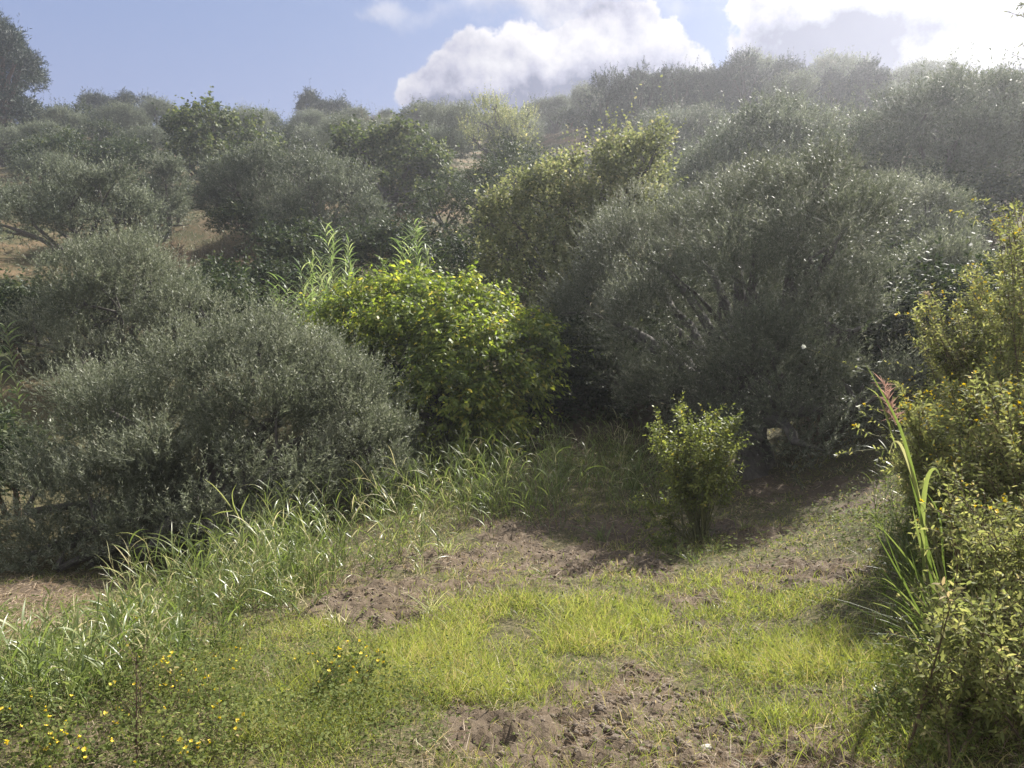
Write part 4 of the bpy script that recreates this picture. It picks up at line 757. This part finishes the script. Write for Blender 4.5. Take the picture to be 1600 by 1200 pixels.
for i, (px, py, _) in enumerate(FL):
    rg = random.Random(i+1000); g = on_ground(px, min(py+25, 1215)); n = rg.randint(3, 8); h = .10+.12*rg.random()+(.12 if i == 0 else 0)
    tips = [(rg.uniform(-.16, .16), rg.uniform(-.16, .16), h*rg.uniform(.7, 1.2)) for _ in range(n)]
    t, e = stemmy('yellow_wildflower', 'small yellow-flowered weed '+FLW[i], 'wildflower', g, tips, 'round', 5, 700+i, 'yellow wildflowers in the grass', M_DSTEM, .002, .05, .1, .8, 3)
    rng = np.random.default_rng(i+90); T = np.array(tips)+np.array([0, 0, .008]); flowers_on(t, np.concatenate([T, T[:n//2]+rng.normal(0, .014, (n//2, 3))]), .0105, M_YEL, rng)
g = on_ground(217, 1199); t, e = stemmy('rusty_stalk', 'dark rusty upright stalk with small seed spikes among the yellow wildflowers at the bottom left', 'plant', g, [P(213,1020,g[1])-g, P(220,1060,g[1]+.03)-g], 'round', 26, 790, None, M_DSTEM, .005, .02, .1, .6, 3)
for i, (px, py, lab) in enumerate([(1530,1088,'white umbel flower in the dark bottom right corner, largest'),(1382,1022,'pale yellowish-white umbel left of the narrow reed blades'),(1363,862,'small white flower on the slope left of the leaning reed'),(1388,884,'white flower just below the small one left of the leaning reed'),(1580,1020,'white flower near the right edge low in the thicket'),(1455,810,'white flower beside the bent reed leaf')]):
    q = P(px, py, (2.75,3.6,5.3,5.1,3.0,4.2)[i]); g = gpt(q[0], q[1]+.05); h = max(.06, q[2]-g[2]); rng = np.random.default_rng(i); t = thing('wild_carrot', lab, 'wildflower', g, 'white flowers of the right slope')
    n = 8; tip = np.c_[rng.normal(0, .012, (n, 2)), h+rng.normal(0, .003, n)]; V, F, _ = join([tube(np.array([[0, 0, -.02], [.005, 0, h*.5], [0, 0, h-.02]]), [.003, .0025, .002], 5), prisms(np.tile([[0, 0, h-.02]], (n, 1)), tip, .001, .0008, rng)]); obj('stem', mesh_from('stem', V, [F], M_STEM), t); flowers_on(t, tip, .010, M_WHT, rng, 6)
# tufts of broad grass standing out in the clearing and in the shade
TU = [(940,850,.42,.4,'dark arching grass tuft alone in the shadow left of the vase-shaped shrub'),(1115,960,.16,.5,'green tuft below the vase-shaped shrub'),(1385,1120,.20,.45,'upright green tuft left of the narrow reed blades'),(675,965,.30,.95,'dry pale blade tuft at the edge of the dark earth patch'),(525,985,.24,.9,'thin pale tuft where the bank grass meets the earth patch'),(1165,835,.25,.8,'pale green tuft catching light right of the vase-shaped shrub'),(1305,815,.22,.7,'bright tuft on the slope between shrub and leaning reed'),(655,900,.35,.9,'yellowed upright tuft at the top of the dark earth patch'),(120,1075,.35,.3,'dark green fan-shaped tuft on the lower left bank'),(350,1015,.3,.5,'spiky tuft on the bank under the thin cane shoot'),(840,905,.14,.85,'small dry tuft on the shadow edge'),(700,870,.5,.8,'tall yellow-green tuft at the centre of the bank'),(985,770,.6,.55,'leggy grass tuft in the lit strip behind the shadow'),(890,745,.7,.6,'tall thin grass tuft before the dark hollow'),(1050,872,.28,.6,'green tuft at the left foot of the vase-shaped shrub'),(1120,868,.25,.75,'pale tuft at the right foot of the vase-shaped shrub'),(1085,885,.2,.5,'short tuft right in front of the vase-shaped shrub')]
for i, (px, py, h, hue, lab) in enumerate(TU):
    g = on_ground(px, py); rng = np.random.default_rng(i+800); n = 34; t = thing('grass_tuft', lab, 'grass tuft', g); b = np.c_[rng.normal(0, .035, (n, 2)), np.full(n, -.01)]; d = nrm(np.c_[rng.normal(0, .45, (n, 2)), np.ones(n)])
    V, F, rr = ribbons(b, d, h*rng.uniform(.5, 1.25, n), rng.uniform(.004, .009, n)*(1+h), rng.uniform(.15, .8, n), np.clip(rng.normal(hue, .1, n), 0, 1), 6, nrm(np.cross(d, np.array([0, 0, 1.]))+rng.normal(0, .3, (n, 3)))); obj('blades', mesh_from('blades', V, [F], M_REED, rr), t)
for i, (px, py, Y, n, lab) in enumerate([(1490,1075,3.2,60,'dense fan of thin dark blades leaning left below the bent reed leaf'),(1465,985,3.8,46,'thin blade clump leaning left midway up the leaning reed'),(1530,1160,2.75,50,'thin blade clump in the dark bottom right corner'),(1440,900,4.6,40,'thin blade clump on the slope just left of the thicket skirt')]):
    q = P(px, py, Y); g = gpt(q[0], q[1]); rng = np.random.default_rng(i+950); t = thing('grass_tuft', lab, 'grass tuft', g); b = np.c_[rng.normal(0, .07, (n, 2)), np.full(n, -.01)]; d = nrm(np.c_[rng.normal(-.5, .33, n), rng.normal(-.05, .3, n), np.ones(n)])
    V, F, rr = ribbons(b, d, rng.uniform(.3, .75, n), rng.uniform(.004, .008, n), rng.uniform(.05, .6, n), np.clip(rng.normal(.25, .2, n), 0, 1), 6, nrm(np.cross(d, np.array([0, 0, 1.]))+rng.normal(0, .3, (n, 3)))); obj('blades', mesh_from('blades', V, [F], M_REED, rr), t)
# dry grass on the far slope
def slope_grass():
    rng = np.random.default_rng(9); n = 70000; y = 24*(95/24)**rng.random(n); x = rng.uniform(-1, 1, n)*y*.75; z = gz(x, y); c = vnoise(x, y, 5., 61)+.5*vnoise(x, y, 1.5, 62); k = rng.random(n) < np.clip(.55+1.4*c, 0, 1); x, y, z = x[k], y[k], z[k]; n = len(x)
    d = nrm(np.c_[rng.normal(0, .4, (n, 2)), np.ones(n)]); hue = np.clip(rng.normal(.5, .3, n), 0, 1); V, F, rr = ribbons(np.c_[x, y, z], d, rng.uniform(.12, .4, n), .012*np.clip(y/25, 1, 3), rng.uniform(.1, .4, n), hue, 1, rng=rng, prof=np.array([1, .1]))
    obj('slope_grass', mesh_from('slope_grass', V, [F], M_STRAW, rr), label='dry tan grass covering the far slope between the olive trees', category='grass', kind='stuff')
slope_grass()
# ------------------------------------------------------------------ haze
def haze():
    import bmesh; bm = bmesh.new(); bmesh.ops.create_cube(bm, size=1); me = bpy.data.meshes.new('haze')
    x0, x1, y0, y1, z0, z1 = -480, 480, -70, 630, -8, 34
    for v in bm.verts: v.co = ((x0+x1)/2+v.co.x*(x1-x0), (y0+y1)/2+v.co.y*(y1-y0), (z0+z1)/2+v.co.z*(z1-z0))
    bm.to_mesh(me); bm.free(); m = bpy.data.materials.new('haze_air'); m.use_nodes = True; nt = m.node_tree; nt.nodes.clear(); out = nt.nodes.new('ShaderNodeOutputMaterial'); v = nt.nodes.new('ShaderNodeVolumePrincipled')
    v.inputs['Color'].default_value = (.86, .88, .96, 1); v.inputs['Density'].default_value = .0011; v.inputs['Anisotropy'].default_value = .65; nt.links.new(v.outputs[0], out.inputs['Volume']); me.materials.append(m)
    obj('haze', me, kind='stuff')
haze()
